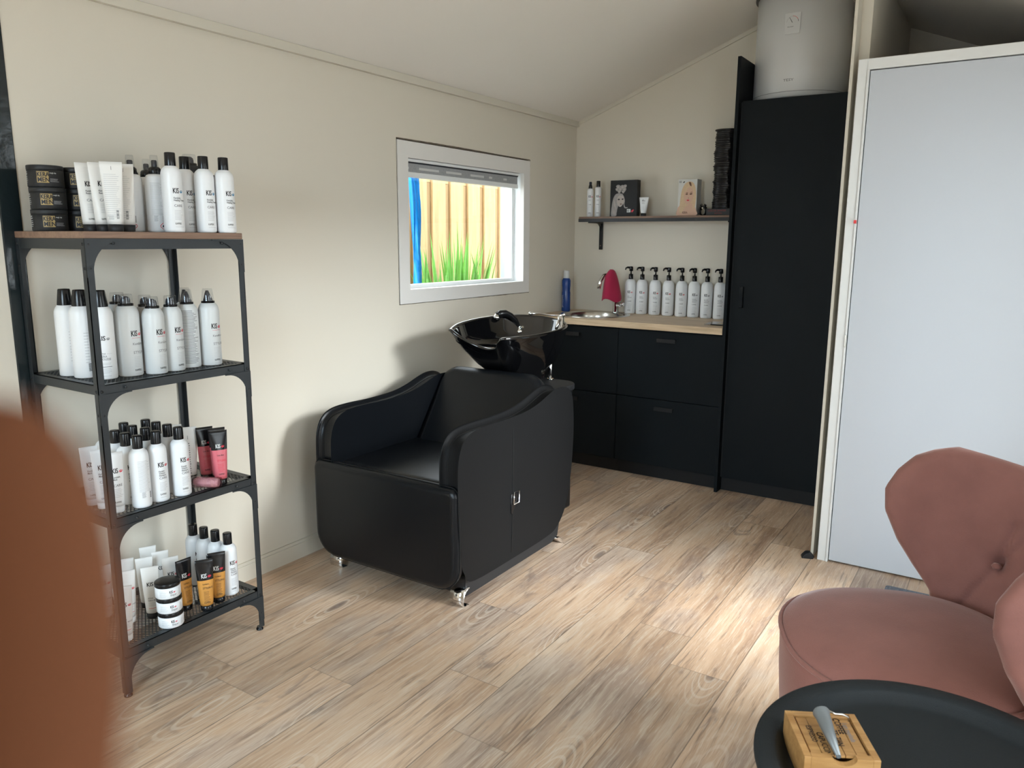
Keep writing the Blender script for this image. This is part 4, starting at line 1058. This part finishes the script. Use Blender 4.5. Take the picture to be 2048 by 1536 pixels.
g = Lab(); g.lines(-.030, .178, 42, .0040, .062, .0017, 2)
K_mousseB = moussecan(.0320, .243, m_silver, g.build(on_cyl(RB(.0320))).mesh('label', INKS)); K_mousse = moussecan(.0320, .243, m_silver, lab_spray(.0320, 'KeraMousse'))
K_sprayB = spraybottle(.0305, .225, m_white, lab_back(.0305, .95, 24, sign=True))

def PUT(name, K, x, y, z, th, label, cat, group=None, tilt=(0, 0)):
    return inst(name, K, (x, y, z + .0003), ang(th), label, cat, group, tilt)
# --- top board
ZT = 1.360
def lab_kera(R):
    g = Lab(); g.quad(-.016, .0115, .014, .0425, 5)
    g.layer = 2
    for k_ in range(3): g.text('KERA', -.0148 + .0003 * k_, .0285, .0120, 0, .72); g.text('MEN', -.0138 + .0003 * k_, .0140, .0120, 0, .84)
    g.layer = 0; g.text('rough clay', .0165, .037, .0036, 4, .8); g.lines(.0165, .022, 3, .0035, .024, .0008, 6)
    g.lines(-.068, .040, 2, .0055, .020, .0022, 4); g.lines(-.068, .028, 4, .0050, .020, .0014, 4)
    return g.build(on_cyl(RB(R))).mesh('label', INKS)
K_kera = jar_parts(.046, .0605, m_blackmt, m_blackmt, lab_kera(.046), .013)
for (jx, jy, who) in ((.118, -3.360, 'outer'), (.112, -3.266, 'inner')):
    for k, pos_ in enumerate(('bottom', 'middle', 'top')):
        PUT('hair_wax_jar', K_kera, jx + (.003 if k == 1 else 0), jy, ZT + k * .0606, -28 - 3 * k, 'black jar with gold label, %s of %s' % (pos_, 'the leftmost stack' if who == 'outer' else 'the stack half hidden by white tubes'), 'jar', 'black jars with gold labels on the top board')
gt = lab_tube(.190, 2, 0, ('KeraSafe', 'Restructuring'), u0=-.008)
K_tubeA = tube(.190, .0205, .058, m_cream, m_blackmt, gt)
gb = Lab(); gb.text('1', 0, .168, .010, 0, .5); gb.lines(-.020, .155, 22, .0055, .040, .0010, 6); gb.lines(-.018, .045, 5, .003, .018, .0008, 2)
for i in range(11): gb.bar(.006, .035 + i * .0022, .006, .0012, 0, 1)
K_tubeB = tube(.190, .0205, .058, m_cream, m_blackmt, gb)
PUT('cream_tube', K_tubeA, .222, -3.300, ZT, -16, 'leftmost white tube on the top board, beside the black jars', 'tube', 'white cap-down tubes on the top board')
PUT('cream_tube', K_tubeA, .266, -3.287, ZT, -18, 'second white tube from the left on the top board', 'tube', 'white cap-down tubes on the top board')
PUT('cream_tube', K_tubeB, .318, -3.283, ZT, -34, 'white tube showing its printed back, frontmost of the tubes on the top board', 'tube', 'white cap-down tubes on the top board')
PUT('cream_tube', K_tubeB, .282, -3.226, ZT, -55, 'white tube peeking out right behind the tube with the printed back', 'tube', 'white cap-down tubes on the top board')
PUT('pump_spray_bottle', K_sprayB, .205, -3.158, ZT, -52, 'white pump spray bottle with clear cap, left of the pair next to the tubes', 'spray bottle', 'pump spray bottles on the top board')
PUT('pump_spray_bottle', K_sprayB, .262, -3.116, ZT, -26, 'white pump spray bottle turned back-side front, red diamond sign fully visible', 'spray bottle', 'pump spray bottles on the top board')
PUT('pump_spray_bottle', K_sprayB, .135, -3.062, ZT, -20, 'white pump spray bottle hidden at the back, only its clear cap showing', 'spray bottle', 'pump spray bottles on the top board')
for (bx_, by_, th, t_) in ((.345, -3.118, -14, 'tallest looking white shampoo bottle with blue lips logo, leftmost of four on top'), (.279, -3.026, -16, 'white shampoo bottle with blue logo, half covered by its left neighbour on top'),
                          (.338, -3.003, -12, 'white shampoo bottle with blue logo, third of four on the top board'), (.358, -2.946, -14, 'white shampoo bottle with blue logo at the right end of the top board')):
    PUT('shampoo_bottle', K_top, bx_, by_, ZT, th, t_, 'bottle', 'shampoo bottles on the top board')
# black things at the back of the top board
K_blacktube = tube(.186, .020, .054, m_blackmt, m_blackpl)
for (bx_, by_, t_) in ((.105, -3.145, 'black tube at the back of the top board, behind the left spray bottle'), (.075, -3.085, 'black tube at the back of the top board, between the two spray bottle necks'), (.150, -3.005, 'black tube behind the leftmost shampoo bottle on the top board')):
    PUT('black_tube', K_blacktube, bx_, by_, ZT, -30, t_, 'tube', 'black tubes at the back of the top board')
g = Lab()
for p_ in ([(-.016, .045), (.016, .045), (.017, .108), (-.017, .108)],): g.poly(p_, 4)
g2 = [(-.0175, .0435, .035, .0015), (-.0185, .108, .037, .0015)]
K_bt2 = tube(.178, .0195, .056, m_blackmt, m_blackpl, g)
PUT('black_tube', K_bt2, .298, -2.930, ZT, -30, 'black tube with pale label leaning out behind the rightmost shampoo bottle', 'tube', 'black tubes at the back of the top board', (.10, .05))
dome = spraycan(.036, .246, m_blackmt)
PUT('hair_spray_can', dome, .195, -2.950, ZT, -30, 'black spray can with wide clear domed cap behind the shampoo bottles', 'spray can')
# --- first mesh shelf
Z1 = LV[0]
PUT('mousse_can', K_blackMside, .139, -3.352, Z1, -5, 'white can with tall black cap, furthest left on the upper mesh shelf', 'can', 'white mousse cans with black caps')
PUT('mousse_can', K_blackMside, .207, -3.346, Z1, -5, 'white can with black cap half hidden behind the front rack leg', 'can', 'white mousse cans with black caps')
PUT('mousse_can', K_blackM, .276, -3.326, Z1, -28, 'white can with black cap and thin grey lettering, right of the front rack leg', 'can', 'white mousse cans with black caps')
PUT('hair_spray_can', K_sprayL, .283, -3.254, Z1, -10, 'widest silver spray can with clear cap, beside the black-capped can', 'spray can', 'clear-capped cans on the upper mesh shelf')
PUT('hair_spray_can', K_sprayL, .203, -3.232, Z1, -10, 'silver spray can behind the widest spray can, only clear cap and shoulder visible', 'spray can', 'clear-capped cans on the upper mesh shelf')
PUT('hair_spray_can', K_spray, .312, -3.190, Z1, -12, 'silver spray can in the middle of the row, front of the upper mesh shelf', 'spray can', 'clear-capped cans on the upper mesh shelf')
PUT('hair_spray_can', K_spray, .238, -3.166, Z1, -12, 'silver spray can hidden behind the middle one, clear cap showing', 'spray can', 'clear-capped cans on the upper mesh shelf')
PUT('hair_spray_can', K_spray, .306, -3.126, Z1, -12, 'silver spray can with short clear cap next to the can of dense text', 'spray can', 'clear-capped cans on the upper mesh shelf')
PUT('hair_mousse_can', K_mousse, .212, -3.012, Z1, -12, 'silver mousse can at the back, its tall clear cap before the rear rack leg', 'can', 'clear-capped cans on the upper mesh shelf')
PUT('hair_mousse_can', K_mousseB, .290, -3.060, Z1, -34, 'silver mousse can covered in dense grey back text on upper mesh shelf', 'can', 'clear-capped cans on the upper mesh shelf')
PUT('hair_mousse_can', K_mousse, .304, -2.993, Z1, -18, 'rightmost silver mousse can with tall clear cap on upper mesh shelf', 'can', 'clear-capped cans on the upper mesh shelf')
# --- second mesh shelf
Z2 = LV[1]
for i, (bx_, by_, th, K, t_) in enumerate((
    (.221, -3.286, -10, K_mid, 'white black-capped bottle just right of the front leg on the middle mesh shelf'),
    (.278, -3.288, -12, K_mid, 'white black-capped bottle on middle mesh shelf, second in front row from the leg'),
    (.336, -3.285, 2, K_midback, 'nearest white black-capped bottle on middle mesh shelf, barcode on its left side'),
    (.330, -3.223, -14, K_mid, 'white black-capped bottle on middle mesh shelf, right of the nearest one'),
    (.338, -3.153, -14, K_mid, 'rightmost white black-capped bottle in the front row of the middle mesh shelf'),
    (.150, -3.216, -12, K_mid2, 'white black-capped bottle in the back row of middle mesh shelf, nearest the leg'),
    (.207, -3.222, -12, K_mid2, 'white black-capped bottle in the second row, behind the two nearest bottles'),
    (.266, -3.216, -12, K_mid2, 'white black-capped bottle directly behind the nearest bottle of the middle shelf'),
    (.165, -3.152, -12, K_mid2, 'white bottle whose black cap stands highest at the back of the middle shelf'),
    (.222, -3.152, -12, K_mid2, 'white bottle at the back, cap right of the highest black cap'),
    (.281, -3.152, -12, K_mid2, 'white black-capped bottle between the two rightmost front bottles, one row back'),
    (.163, -3.288, -12, K_mid2, 'white bottle almost wholly hidden behind the front leg of the rack'))):
    PUT('shampoo_bottle', K, bx_, by_, Z2, th, t_, 'bottle', 'black-capped bottles on the middle mesh shelf')
gw = lab_tube(.178, 1, 0, ('KeraSafe', 'Mask'), u0=-.010); K_white = tube(.178, .0185, .050, m_white, m_white, gw)
for (bx_, by_, th, t_) in ((.200, -3.358, -14, 'white tube furthest left on the middle mesh shelf'), (.256, -3.356, -12, 'white tube in the middle of three at the left of the middle mesh shelf'), (.322, -3.352, -12, 'white tube behind the front rack leg, red lips logo right of the leg')):
    PUT('cream_tube', K_white, bx_, by_, Z2, th, t_, 'tube', 'white tubes at the left of the middle mesh shelf')
gs = Lab(); gs.text('1', -.002, .140, .012, 0, .5); gs.lines(-.004, .125, 14, .0075, .008, .0030, 2)
K_side = tube(.180, .0190, .056, m_cream, m_blackmt, gs)
PUT('cream_tube', K_side, .165, -3.060, Z2, -30, 'white tube with black foot at the back of the middle mesh shelf', 'tube', 'white tubes beside the pink tubes')
PUT('cream_tube', K_side, .232, -3.050, Z2, -32, 'white tube with black foot standing left of the black and pink tubes', 'tube', 'white tubes beside the pink tubes')
gp_ = Lab(); kis(gp_, -.012, .122, .0125, 4, 1); gp_.text('Color Blow', -.010, .096, .0045, 0, .7); gp_.text('STYLING', -.010, .078, .0058, 1, .8); gp_.lines(-.010, .068, 6, .0045, .020, .0010, 1); gp_.text('KAPPERS', -.009, .034, .0050, 0, .62)
K_pink = tube(.178, .0190, .054, m_pink, m_blackpl, gp_, .115, m_blackpl)
for (bx_, by_, th, t_) in ((.268, -3.014, -22, 'black and pink tube, leftmost of three on middle mesh shelf'), (.310, -2.998, -22, 'black and pink tube squeezed between two others on middle mesh shelf'), (.347, -3.018, -24, 'black and pink tube in front, rightmost on middle mesh shelf')):
    PUT('styling_tube', K_pink, bx_, by_, Z2, th, t_, 'tube', 'black and pink tubes on the middle mesh shelf')
# wrapped bottle lying on the shelf
wp = empty('wrapped_bottle', (.312, -3.098, Z2 + .0212), 0, 'pinkish bottle wrapped in crinkled clear plastic lying before the pink tubes', 'bottle')
rnd = random.Random(5); Mr = Matrix.Rotation(deg(28), 4, 'Z') @ Matrix.Rotation(PI / 2, 4, 'Y')
rg = []
for i in range(15):
    t = i / 14; rr_ = .0185 * (1.0 if t > .15 else .55 + 3 * t) ; rg.append([Vector(((rr_ + rnd.uniform(-.0022, .0018)) * math.cos(2 * PI * k / 20), (rr_ + rnd.uniform(-.0022, .0018)) * math.sin(2 * PI * k / 20), -.010 + .100 * t)) for k in range(20)])
MB().rings(rg, 0, False, Mr).build('plastic_wrap', m_wrap, wp)
MB().lathe([(0, .005), (.010, .005), (.0155, .015), (.0155, .075), (.0135, .080), (.013, .086), (0, .086)], 20, M=Mr, cap=False).build('bottle_body', mat('pink_bottle', (.62, .36, .40), .35), wp)
# --- bottom mesh shelf
Z3 = LV[2]
gj = Lab(); kis(gj, -.004, .0185, .0085, 0, 1); gj.text('Shaper', -.002, .0095, .0066, 2, .75); gj.lines(-.034, .026, 6, .0034, .024, .0008, 6); gj.lines(.026, .026, 7, .0030, .010, .0010, 6)
K_jar = jar_parts(.0375, .0485, m_white, m_blackpl, gj.build(on_cyl(RB(.0375))).mesh('label', INKS), .013)
for k, t_ in enumerate(('bottom', 'middle', 'top')):
    PUT('hair_paste_jar', K_jar, .340 - .001 * k, -3.226 - .001 * k, Z3 + .0486 * k, -26 + 3 * k, 'white jar with black lid, %s one of the stack on the bottom shelf' % t_, 'jar', 'stacked white jars on the bottom mesh shelf')
gn = Lab(); kis(gn, -.011, .108, .0125, 0, 1, .8); gn.text('STYLE', -.010, .068, .0034, 0, 1.1); gn.text('KERA MASK', -.010, .060, .0045, 2, .9); gn.lines(-.010, .054, 3, .0045, .024, .0012, 6); gn.bar(-.010, .036, .024, .0014, 1); gn.lines(-.010, .031, 3, .004, .024)
K_newt = tube(.170, .0185, .052, m_cream, m_blackmt, gn); K_neww = tube(.170, .0185, .052, m_cream, m_cream, gn)
for (bx_, by_, th, K, t_) in (
    (.318, -3.360, -25, K_neww, 'white tube behind the front rack leg, nearest on the bottom shelf'),
    (.220, -3.290, -26, K_neww, 'white tube with thin red line, left of the jar stack with one tube between'),
    (.252, -3.232, -32, K_newt, 'white tube directly left of the stacked jars on the bottom shelf'),
    (.236, -3.150, -22, K_newt, 'white tube rising just behind the stacked jars on the bottom shelf'),
    (.095, -3.140, -26, K_newt, 'white tube whose crimped end stands highest at the rear of the bottom shelf'),
    (.165, -3.140, -26, K_newt, 'white tube behind the one that rises over the jars'),
    (.130, -3.240, -26, K_neww, 'white tube in the back left group of the bottom shelf, second from the leg'),
    (.170, -3.200, -26, K_newt, 'white tube behind the pair left of the stacked jars'),
    (.120, -3.310, -26, K_neww, 'white tube in the back left group, closest to the rack leg')):
    PUT('cream_tube', K, bx_, by_, Z3, th, t_, 'tube', 'white tubes on the bottom mesh shelf')
go = Lab(); kis(go, -.012, .112, .0140, 4, 1); go.text('Curl Boost', -.010, .090, .0042, 0, .7); go.text('STYLING', -.010, .076, .0060, 0, .9); go.lines(-.008, .066, 8, .0045, .020, .0010, 0); go.text('KAPPERS', -.008, .028, .0056, 0, .62)
K_or = tube(.172, .0200, .056, m_orange, m_blackpl, go, .104, m_blackpl)
for (bx_, by_, th, t_) in ((.292, -3.140, -2, 'black and amber tube, left one turned sideways on the bottom shelf'), (.350, -3.104, -30, 'black and amber tube in front facing out on the bottom shelf'), (.332, -3.045, -30, 'black and amber tube behind the front amber one on the bottom shelf')):
    PUT('styling_tube', K_or, bx_, by_, Z3, th, t_, 'tube', 'black and amber tubes on the bottom mesh shelf')
for (bx_, by_, t_) in ((.146, -3.000, 'white black-capped bottle nearest the wall on the bottom shelf'), (.202, -2.997, 'white black-capped bottle, second from the wall on the bottom shelf'), (.257, -2.992, 'white black-capped bottle, third from the wall on the bottom shelf'), (.313, -2.985, 'white black-capped bottle at the right end of the bottom shelf')):
    PUT('shampoo_bottle', K_mid, bx_, by_, Z3, -12, t_, 'bottle', 'black-capped bottles on the bottom mesh shelf')

# ------------------------------------------------------------------ on the worktop
ZC = .895
def pump_bottle(lip, names):
    R = .0350
    bd = MB().lathe([(0, .0008), (R * .92, 0), (R, .006), (R, .165), (R * .985, .180), (R * .92, .193), (R * .80, .203), (R * .62, .2095), (R * .36, .2125), (R * .36, .216)], 36, cap=False).mesh('body', m_white)
    co = MB().lathe([(.0135, .2125), (.0138, .214), (.0138, .243), (.011, .245), (.0045, .246), (.0045, .262)], 20, cap=False).mesh('collar', m_blackpl)
    hd = MB().lathe([(.0095, .262), (.0120, .266), (.0120, .286), (.010, .291), (0, .292)], 18, cap=False)
    hd.tube([(-.003, -.002, .284), (-.021, -.012, .285), (-.029, -.017, .281), (-.032, -.019, .270)], [.0075, .0062, .0050, .0038], 10)
    g = Lab(); kis(g, -.011, .128, .0150, 0, lip); z = .106
    for nm in names: g.text(nm, -.010, z, .0058, 2, .8); z -= .008
    g.text('CARE', -.010, .074, .0068, 2, 1.0); g.lines(-.010, .062, 7, .0056, .028, .0011, 6); g.text('KAPPERS', -.010, .018, .0060, 0, .62); g.lines(-.010, .010, 1, .004, .028)
    return [('body', bd), ('collar', co), ('pump_head', hd.mesh('pump_head', m_blackpl)), ('printed_label', g.build(on_cyl(RB(R))).mesh('label', INKS))]
K_p1 = pump_bottle(1, ('Keratin', 'Shampoo')); K_p2 = pump_bottle(2, ('KeraSafe', 'Treatment', 'Shampoo')); K_p0 = pump_bottle(1, ('Anti', 'Dandruff'))
ords = ('nearest the sink', 'second from the sink', 'third from the sink', 'fourth from the sink', 'fourth from the black end panel', 'third from the black end panel', 'second from the black end panel', 'last in full view before the black end panel')
for i, (px_, py_) in enumerate(((.430, -.045), (.507, -.045), (.595, -.046), (.683, -.050), (.769, -.055), (.846, -.052), (.927, -.057), (1.008, -.065))):
    PUT('pump_bottle', (K_p0 if i == 0 else K_p1 if i < 5 else K_p2), px_, py_, ZC, -78 + (i % 3) * 5, 'white pump bottle on the worktop, %s' % ords[i], 'pump bottle', 'white pump bottles in a row on the worktop')
PUT('pump_bottle', K_p2, 1.086, -.062, ZC, -75, 'white pump bottle tucked behind the black end panel, only a sliver visible', 'pump bottle', 'white pump bottles in a row on the worktop')
bc = [('body', MB().lathe([(0, .001), (.026, 0), (.0275, .006), (.0275, .12), (.0255, .130), (.0262, .150), (.0275, .165), (.0275, .198), (.022, .208), (.018, .212)], 32, cap=False).mesh('body', m_bluepl)),
      ('cap', MB().lathe([(.0185, .210), (.0190, .212), (.0180, .256), (.0165, .2595), (0, .26)], 24, cap=False).mesh('cap', m_heater))]
g = Lab(); g.lines(-.010, .10, 9, .009, .016, .0024, 4); bc.append(('printed_label', g.build(on_cyl(RB(.0275))).mesh('label', INKS)))
PUT('blue_spray_bottle', bc, .040, -.172, ZC, -110, 'dark blue bottle with white cap in the corner behind the sink', 'bottle')
pk = empty('plastic_packet', (1.095, -.37, ZC), 0, 'small clear plastic packet with yellow corner at the right end of the worktop', 'packet')
MB().box((-.045, -.075, .0003), (.060, .075, .0075), bev=.003).build('clear_sleeve', m_clearpl, pk)
mb = MB(); mb.box((.012, -.02, .0012), (.055, .055, .0065), bev=.002); mb.build('yellow_sponge', mat('yellow_sponge', (.62, .42, .03), .8), pk)
MB().box((-.012, -.060, .0012), (.050, -.030, .0060), bev=.001).build('dark_clip', m_blackpl, pk)
so = empty('wall_socket', (1.105, -.0, 1.125), 0, 'pale wall socket low on the back wall beside the black end panel', 'socket')
MB().box((-.040, -.012, -.040), (.040, -.0002, .040), bev=.003).build('face_plate', m_heater, so)
MB().lathe([(.021, 0), (.019, .001), (.018, .010), (0, .010)], 24, M=Matrix.Translation((0, -.0126, 0)) @ Matrix.Rotation(-PI / 2, 4, 'X'), cap=False).build('socket_well', m_casing, so)

# ------------------------------------------------------------------ on the wall shelf
ZS = 1.4885
K_slim = spraybottle(.0195, .228, m_white, None, False)
g = Lab(); kis(g, -.009, .118, .0130, 0, 1); g.lines(-.008, .104, 2, .006, .018, .0014, 2); g.text('CARE', -.008, .072, .0055, 2, .9); g.lines(-.008, .062, 6, .0055, .018); g.text('KAPPERS', -.008, .022, .005, 0, .6)
K_slim[0] = K_slim[0]; K_slim.append(('printed_label', g.build(on_cyl(RB(.0195))).mesh('label', INKS)))
K_slim2 = [('body', MB().lathe([(0, .0008), (.0178, 0), (.0195, .005), (.0195, .172), (.0180, .178), (.012, .181)], 28, cap=False).mesh('body', m_white)),
           ('cap', MB().lathe([(.0125, .180), (.0128, .182), (.0124, .216), (.011, .218), (0, .218)], 20, cap=False).mesh('cap', m_blackpl)), K_slim[-1]]
PUT('slim_spray_bottle', K_slim, .167, -.115, ZS, -70, 'slim white bottle with black spray top at the left end of the wall shelf', 'bottle')
PUT('slim_bottle', K_slim2, .222, -.115, ZS, -70, 'slim white bottle with plain black cap, second from left on wall shelf', 'bottle')
def picture(mats_): return mats_
m_hairl = mat('printed_fair_hair', (.62, .45, .28), .6, var=.15, vscale=90); m_hairg = mat('printed_grey_hair', (.30, .28, .27), .6, var=.3, vscale=120)
m_skinp = mat('printed_skin', (.62, .40, .29), .6); m_skinp2 = mat('printed_pale_skin', (.42, .36, .33), .6); m_dk = mat('printed_brown', (.13, .06, .035), .6); m_boxw = mat('printed_box_white', (.60, .60, .57), .5)
PM = [m_hairl, m_skinp, m_dk, m_hairg, m_skinp2, m_ink, m_wink, m_red, m_boxw]
def blob(pts, k=5): return [tuple(p)[:2] for p in catmull([(a, b, 0) for a, b in pts], k)]
class Pic:
    def __init__(s): s.mb = MB(); s.ly = 0
    def poly(s, pts, mi, smooth=True):
        P_ = blob(pts) if smooth else pts; s.ly += 1; y = -.0002 - .00006 * s.ly; s.mb.add([(a, y, b) for a, b in P_], [tuple(range(len(P_)))], mi); return s
    def text(s, st, x, z, h, mi, xs=.8):
        vs, fs, w = text2d(st); s.ly += 1; y = -.0002 - .00006 * s.ly; s.mb.add([(x + a * h * xs, y, z + b * h) for a, b in vs], fs, mi); return w * h * xs
# black hair-colour box with pale portrait
b1 = empty('hair_colour_box', (.322, -.150, ZS), 0, 'black cardboard box with a pale woman portrait on the wall shelf', 'box')
mb = MB(); mb.box((0, 0, 0), (.178, .045, .214), bev=.001); mb.build('carton', m_blackin, b1)
p = Pic()
p.poly([(.010, .004), (.012, .06), (.020, .105), (.034, .130), (.052, .137), (.078, .134), (.090, .12), (.098, .095), (.096, .07), (.104, .055), (.118, .055), (.112, .048), (.096, .052), (.086, .078), (.060, .07), (.050, .045), (.046, .02), (.042, .004)], 3)
p.poly([(.048, .075), (.046, .105), (.056, .122), (.075, .124), (.090, .116), (.092, .09), (.084, .070), (.072, .058), (.060, .060)], 4)
p.poly([(.050, .101), (.058, .106), (.066, .101), (.058, .097)], 5).poly([(.076, .102), (.084, .107), (.090, .103), (.084, .098)], 5).poly([(.066, .074), (.074, .077), (.080, .074), (.073, .070)], 2).poly([(.069, .083), (.074, .086), (.077, .083)], 3, False)
for (cx_, cz_, rr_) in ((.052, .175, .013), (.066, .160, .012), (.080, .172, .014), (.092, .158, .013), (.060, .148, .011), (.098, .178, .010), (.044, .160, .009), (.086, .146, .010)):
    p.poly([(cx_ + rr_ * math.cos(a) * (1 + .25 * math.sin(3 * a)), cz_ + rr_ * math.sin(a)) for a in [2 * PI * k / 9 for k in range(9)]], 3); p.poly([(cx_ + .45 * rr_ * math.cos(a), cz_ + .45 * rr_ * math.sin(a)) for a in [2 * PI * k / 7 for k in range(7)]], 4)
for q in ((.030, .10), (.036, .08), (.024, .05), (.034, .045)): p.poly([(q[0], q[1]), (q[0] + .004, q[1] - .03), (q[0] + .001, q[1] - .04), (q[0] - .003, q[1] - .02)], 4)
p.poly([(.114, .024), (.138, .024), (.138, .044), (.114, .044)], 6, False); p.text('KIS', .116, .028, .012, 5, .6); p.poly([(.142, .030), (.150, .038), (.160, .040), (.156, .030), (.148, .024)], 7)
p.mb.build('portrait_print', PM, b1)
# white box with blond portrait
b2 = empty('hair_colour_box', (.757, -.150, ZS), 0, 'white cardboard box with a blond woman portrait on the wall shelf', 'box')
mb = MB(); mb.box((0, 0, 0), (.112, .072, .205), bev=.001); mb.build('carton', m_boxw, b2)
p = Pic()
p.poly([(-.0, .002), (.112, .002), (.112, .030), (.098, .060), (.080, .072), (.030, .070), (.006, .052), (.0, .040)], 1)
p.poly([(.012, .020), (.014, .09), (.022, .145), (.040, .180), (.066, .192), (.090, .182), (.104, .150), (.108, .10), (.104, .05), (.092, .035), (.086, .07), (.060, .06), (.040, .04), (.028, .018)], 0)
p.poly([(.040, .085), (.036, .120), (.046, .150), (.064, .160), (.084, .150), (.092, .120), (.088, .092), (.074, .070), (.060, .062), (.048, .070)], 1)
p.poly([(.040, .150), (.060, .184), (.078, .176), (.070, .165), (.055, .150), (.046, .130)], 0).poly([(.062, .188), (.074, .186), (.078, .165), (.068, .172)], 2)
p.poly([(.044, .1215), (.053, .126), (.060, .121), (.052, .118)], 2).poly([(.068, .1215), (.078, .127), (.086, .123), (.077, .1175)], 2).poly([(.046, .130), (.058, .131), (.060, .129), (.050, .128)], 2).poly([(.068, .130), (.080, .134), (.087, .131), (.078, .131)], 2)
p.poly([(.052, .087), (.060, .091), (.070, .088), (.062, .083)], 7).poly([(.058, .099), (.064, .101), (.067, .098)], 2, False)
p.text('KIS', .006, .186, .010, 5, .65); p.poly([(.027, .187), (.032, .192), (.038, .194), (.036, .188), (.031, .185)], 5); p.text('KERA', .030, .012, .012, 2, .75)
p.mb.build('portrait_print', PM, b2)
K_small = tube(.112, .0165, .058, m_white, m_blackmt, None, caph=.018)
g = Lab(); kis(g, -.010, .088, .0085, 0, 2); g.lines(-.010, .080, 2, .006, .018, .0014, 2); g.lines(-.010, .058, 5, .005, .018, .001, 6)
K_small.append(('printed_label', g.build(lambda u, z, l: (u, -(tube_ab(max(0, (z - .018) / .087), .0165, .058)[1]) * math.sqrt(max(.05, 1 - (u / tube_ab(max(0, (z - .018) / .087), .0165, .058)[0]) ** 2)) - l * 2, z)).mesh('label', INKS)))
PUT('hand_cream_tube', K_small, .534, -.125, ZS, -82, 'small white tube with black foot right of the black portrait box', 'tube')
# black claw clip
cl = empty('hair_clip', (.905, -.135, ZS), 0, 'black claw hair clip between the blond portrait box and the dark flat box', 'hair clip')
for sg in (1, -1):
    mb = MB()
    for k in range(5):
        y = -.018 + k * .009; mb.tube([(0, y, .052), (sg * .012, y, .046), (sg * .020, y, .028), (sg * .018, y, .010), (sg * .004, y, .001 + .0)], [.0035, .004, .0038, .003, .0018], 7)
    mb.tube([(sg * .017, -.020, .036), (sg * .018, .0, .038), (sg * .017, .020, .036)], .005, 8); mb.pad([(0, 0), (.012, .0), (.018, .020), (.008, .026)], -.012, .012, .002, lambda a, b, w, sg=sg: (sg * (a * .8 + .002), w, b + .040)); mb.build('claw_half', m_blackpl, cl)
MB().tube([(0, -.012, .044), (0, .012, .044)], .006, 10).build('spring', m_steel, cl)
fb = empty('flat_box', (.935, -.170, ZS), 0, 'dark flat box with dull red lettering under the tall black stack', 'box')
MB().box((0, 0, 0), (.145, .150, .037), bev=.0015).build('carton', m_blackmt, fb)
mb = MB()
m_dred = mat('dull_red_print', (.18, .018, .015), .5)
for (st, x, z, h, xs_) in (('COLOR SHAPER', .012, .021, .0095, 1.05), ('EDITION', .050, .007, .0075, 1.0)):
    vs, fs, w = text2d(st); mb.add([(x + a * h * xs_, -.0005, z + b * h) for a, b in vs], fs)
mb.build('lettering', m_dred, fb)
st_ = empty('cloth_stack', (1.010, -.090, ZS + .0375), 0, 'tall black stack of folded ribbed cloths on the right end of the wall shelf', 'stack')
rnd = random.Random(11); rings = []
z = 0
pr = []
while z < .425:
    h_ = rnd.uniform(.0085, .0125); o_ = rnd.uniform(-.003, .003); rr_ = rnd.uniform(.060, .065)
    for (dz, k_) in ((.0, .93), (.25, .99), (.6, 1.0), (.9, .95)): pr.append((z + h_ * dz, rr_ * k_, o_))
    z += h_
pr.append((.427, .05, 0))
for (z, r_, o_) in pr:
    rings.append([Vector((o_ + (r_ + .0012 * math.sin(5 * a_ + z * 90)) * math.copysign(abs(math.cos(a_)) ** .7, math.cos(a_)), o_ * .5 + (r_ + .0012 * math.sin(7 * a_ + z * 60)) * math.copysign(abs(math.sin(a_)) ** .7, math.sin(a_)), z)) for a_ in [2 * PI * k / 40 for k in range(40)]])
MB().rings(rings, 0, True).build('folded_cloths', m_blackpl, st_)
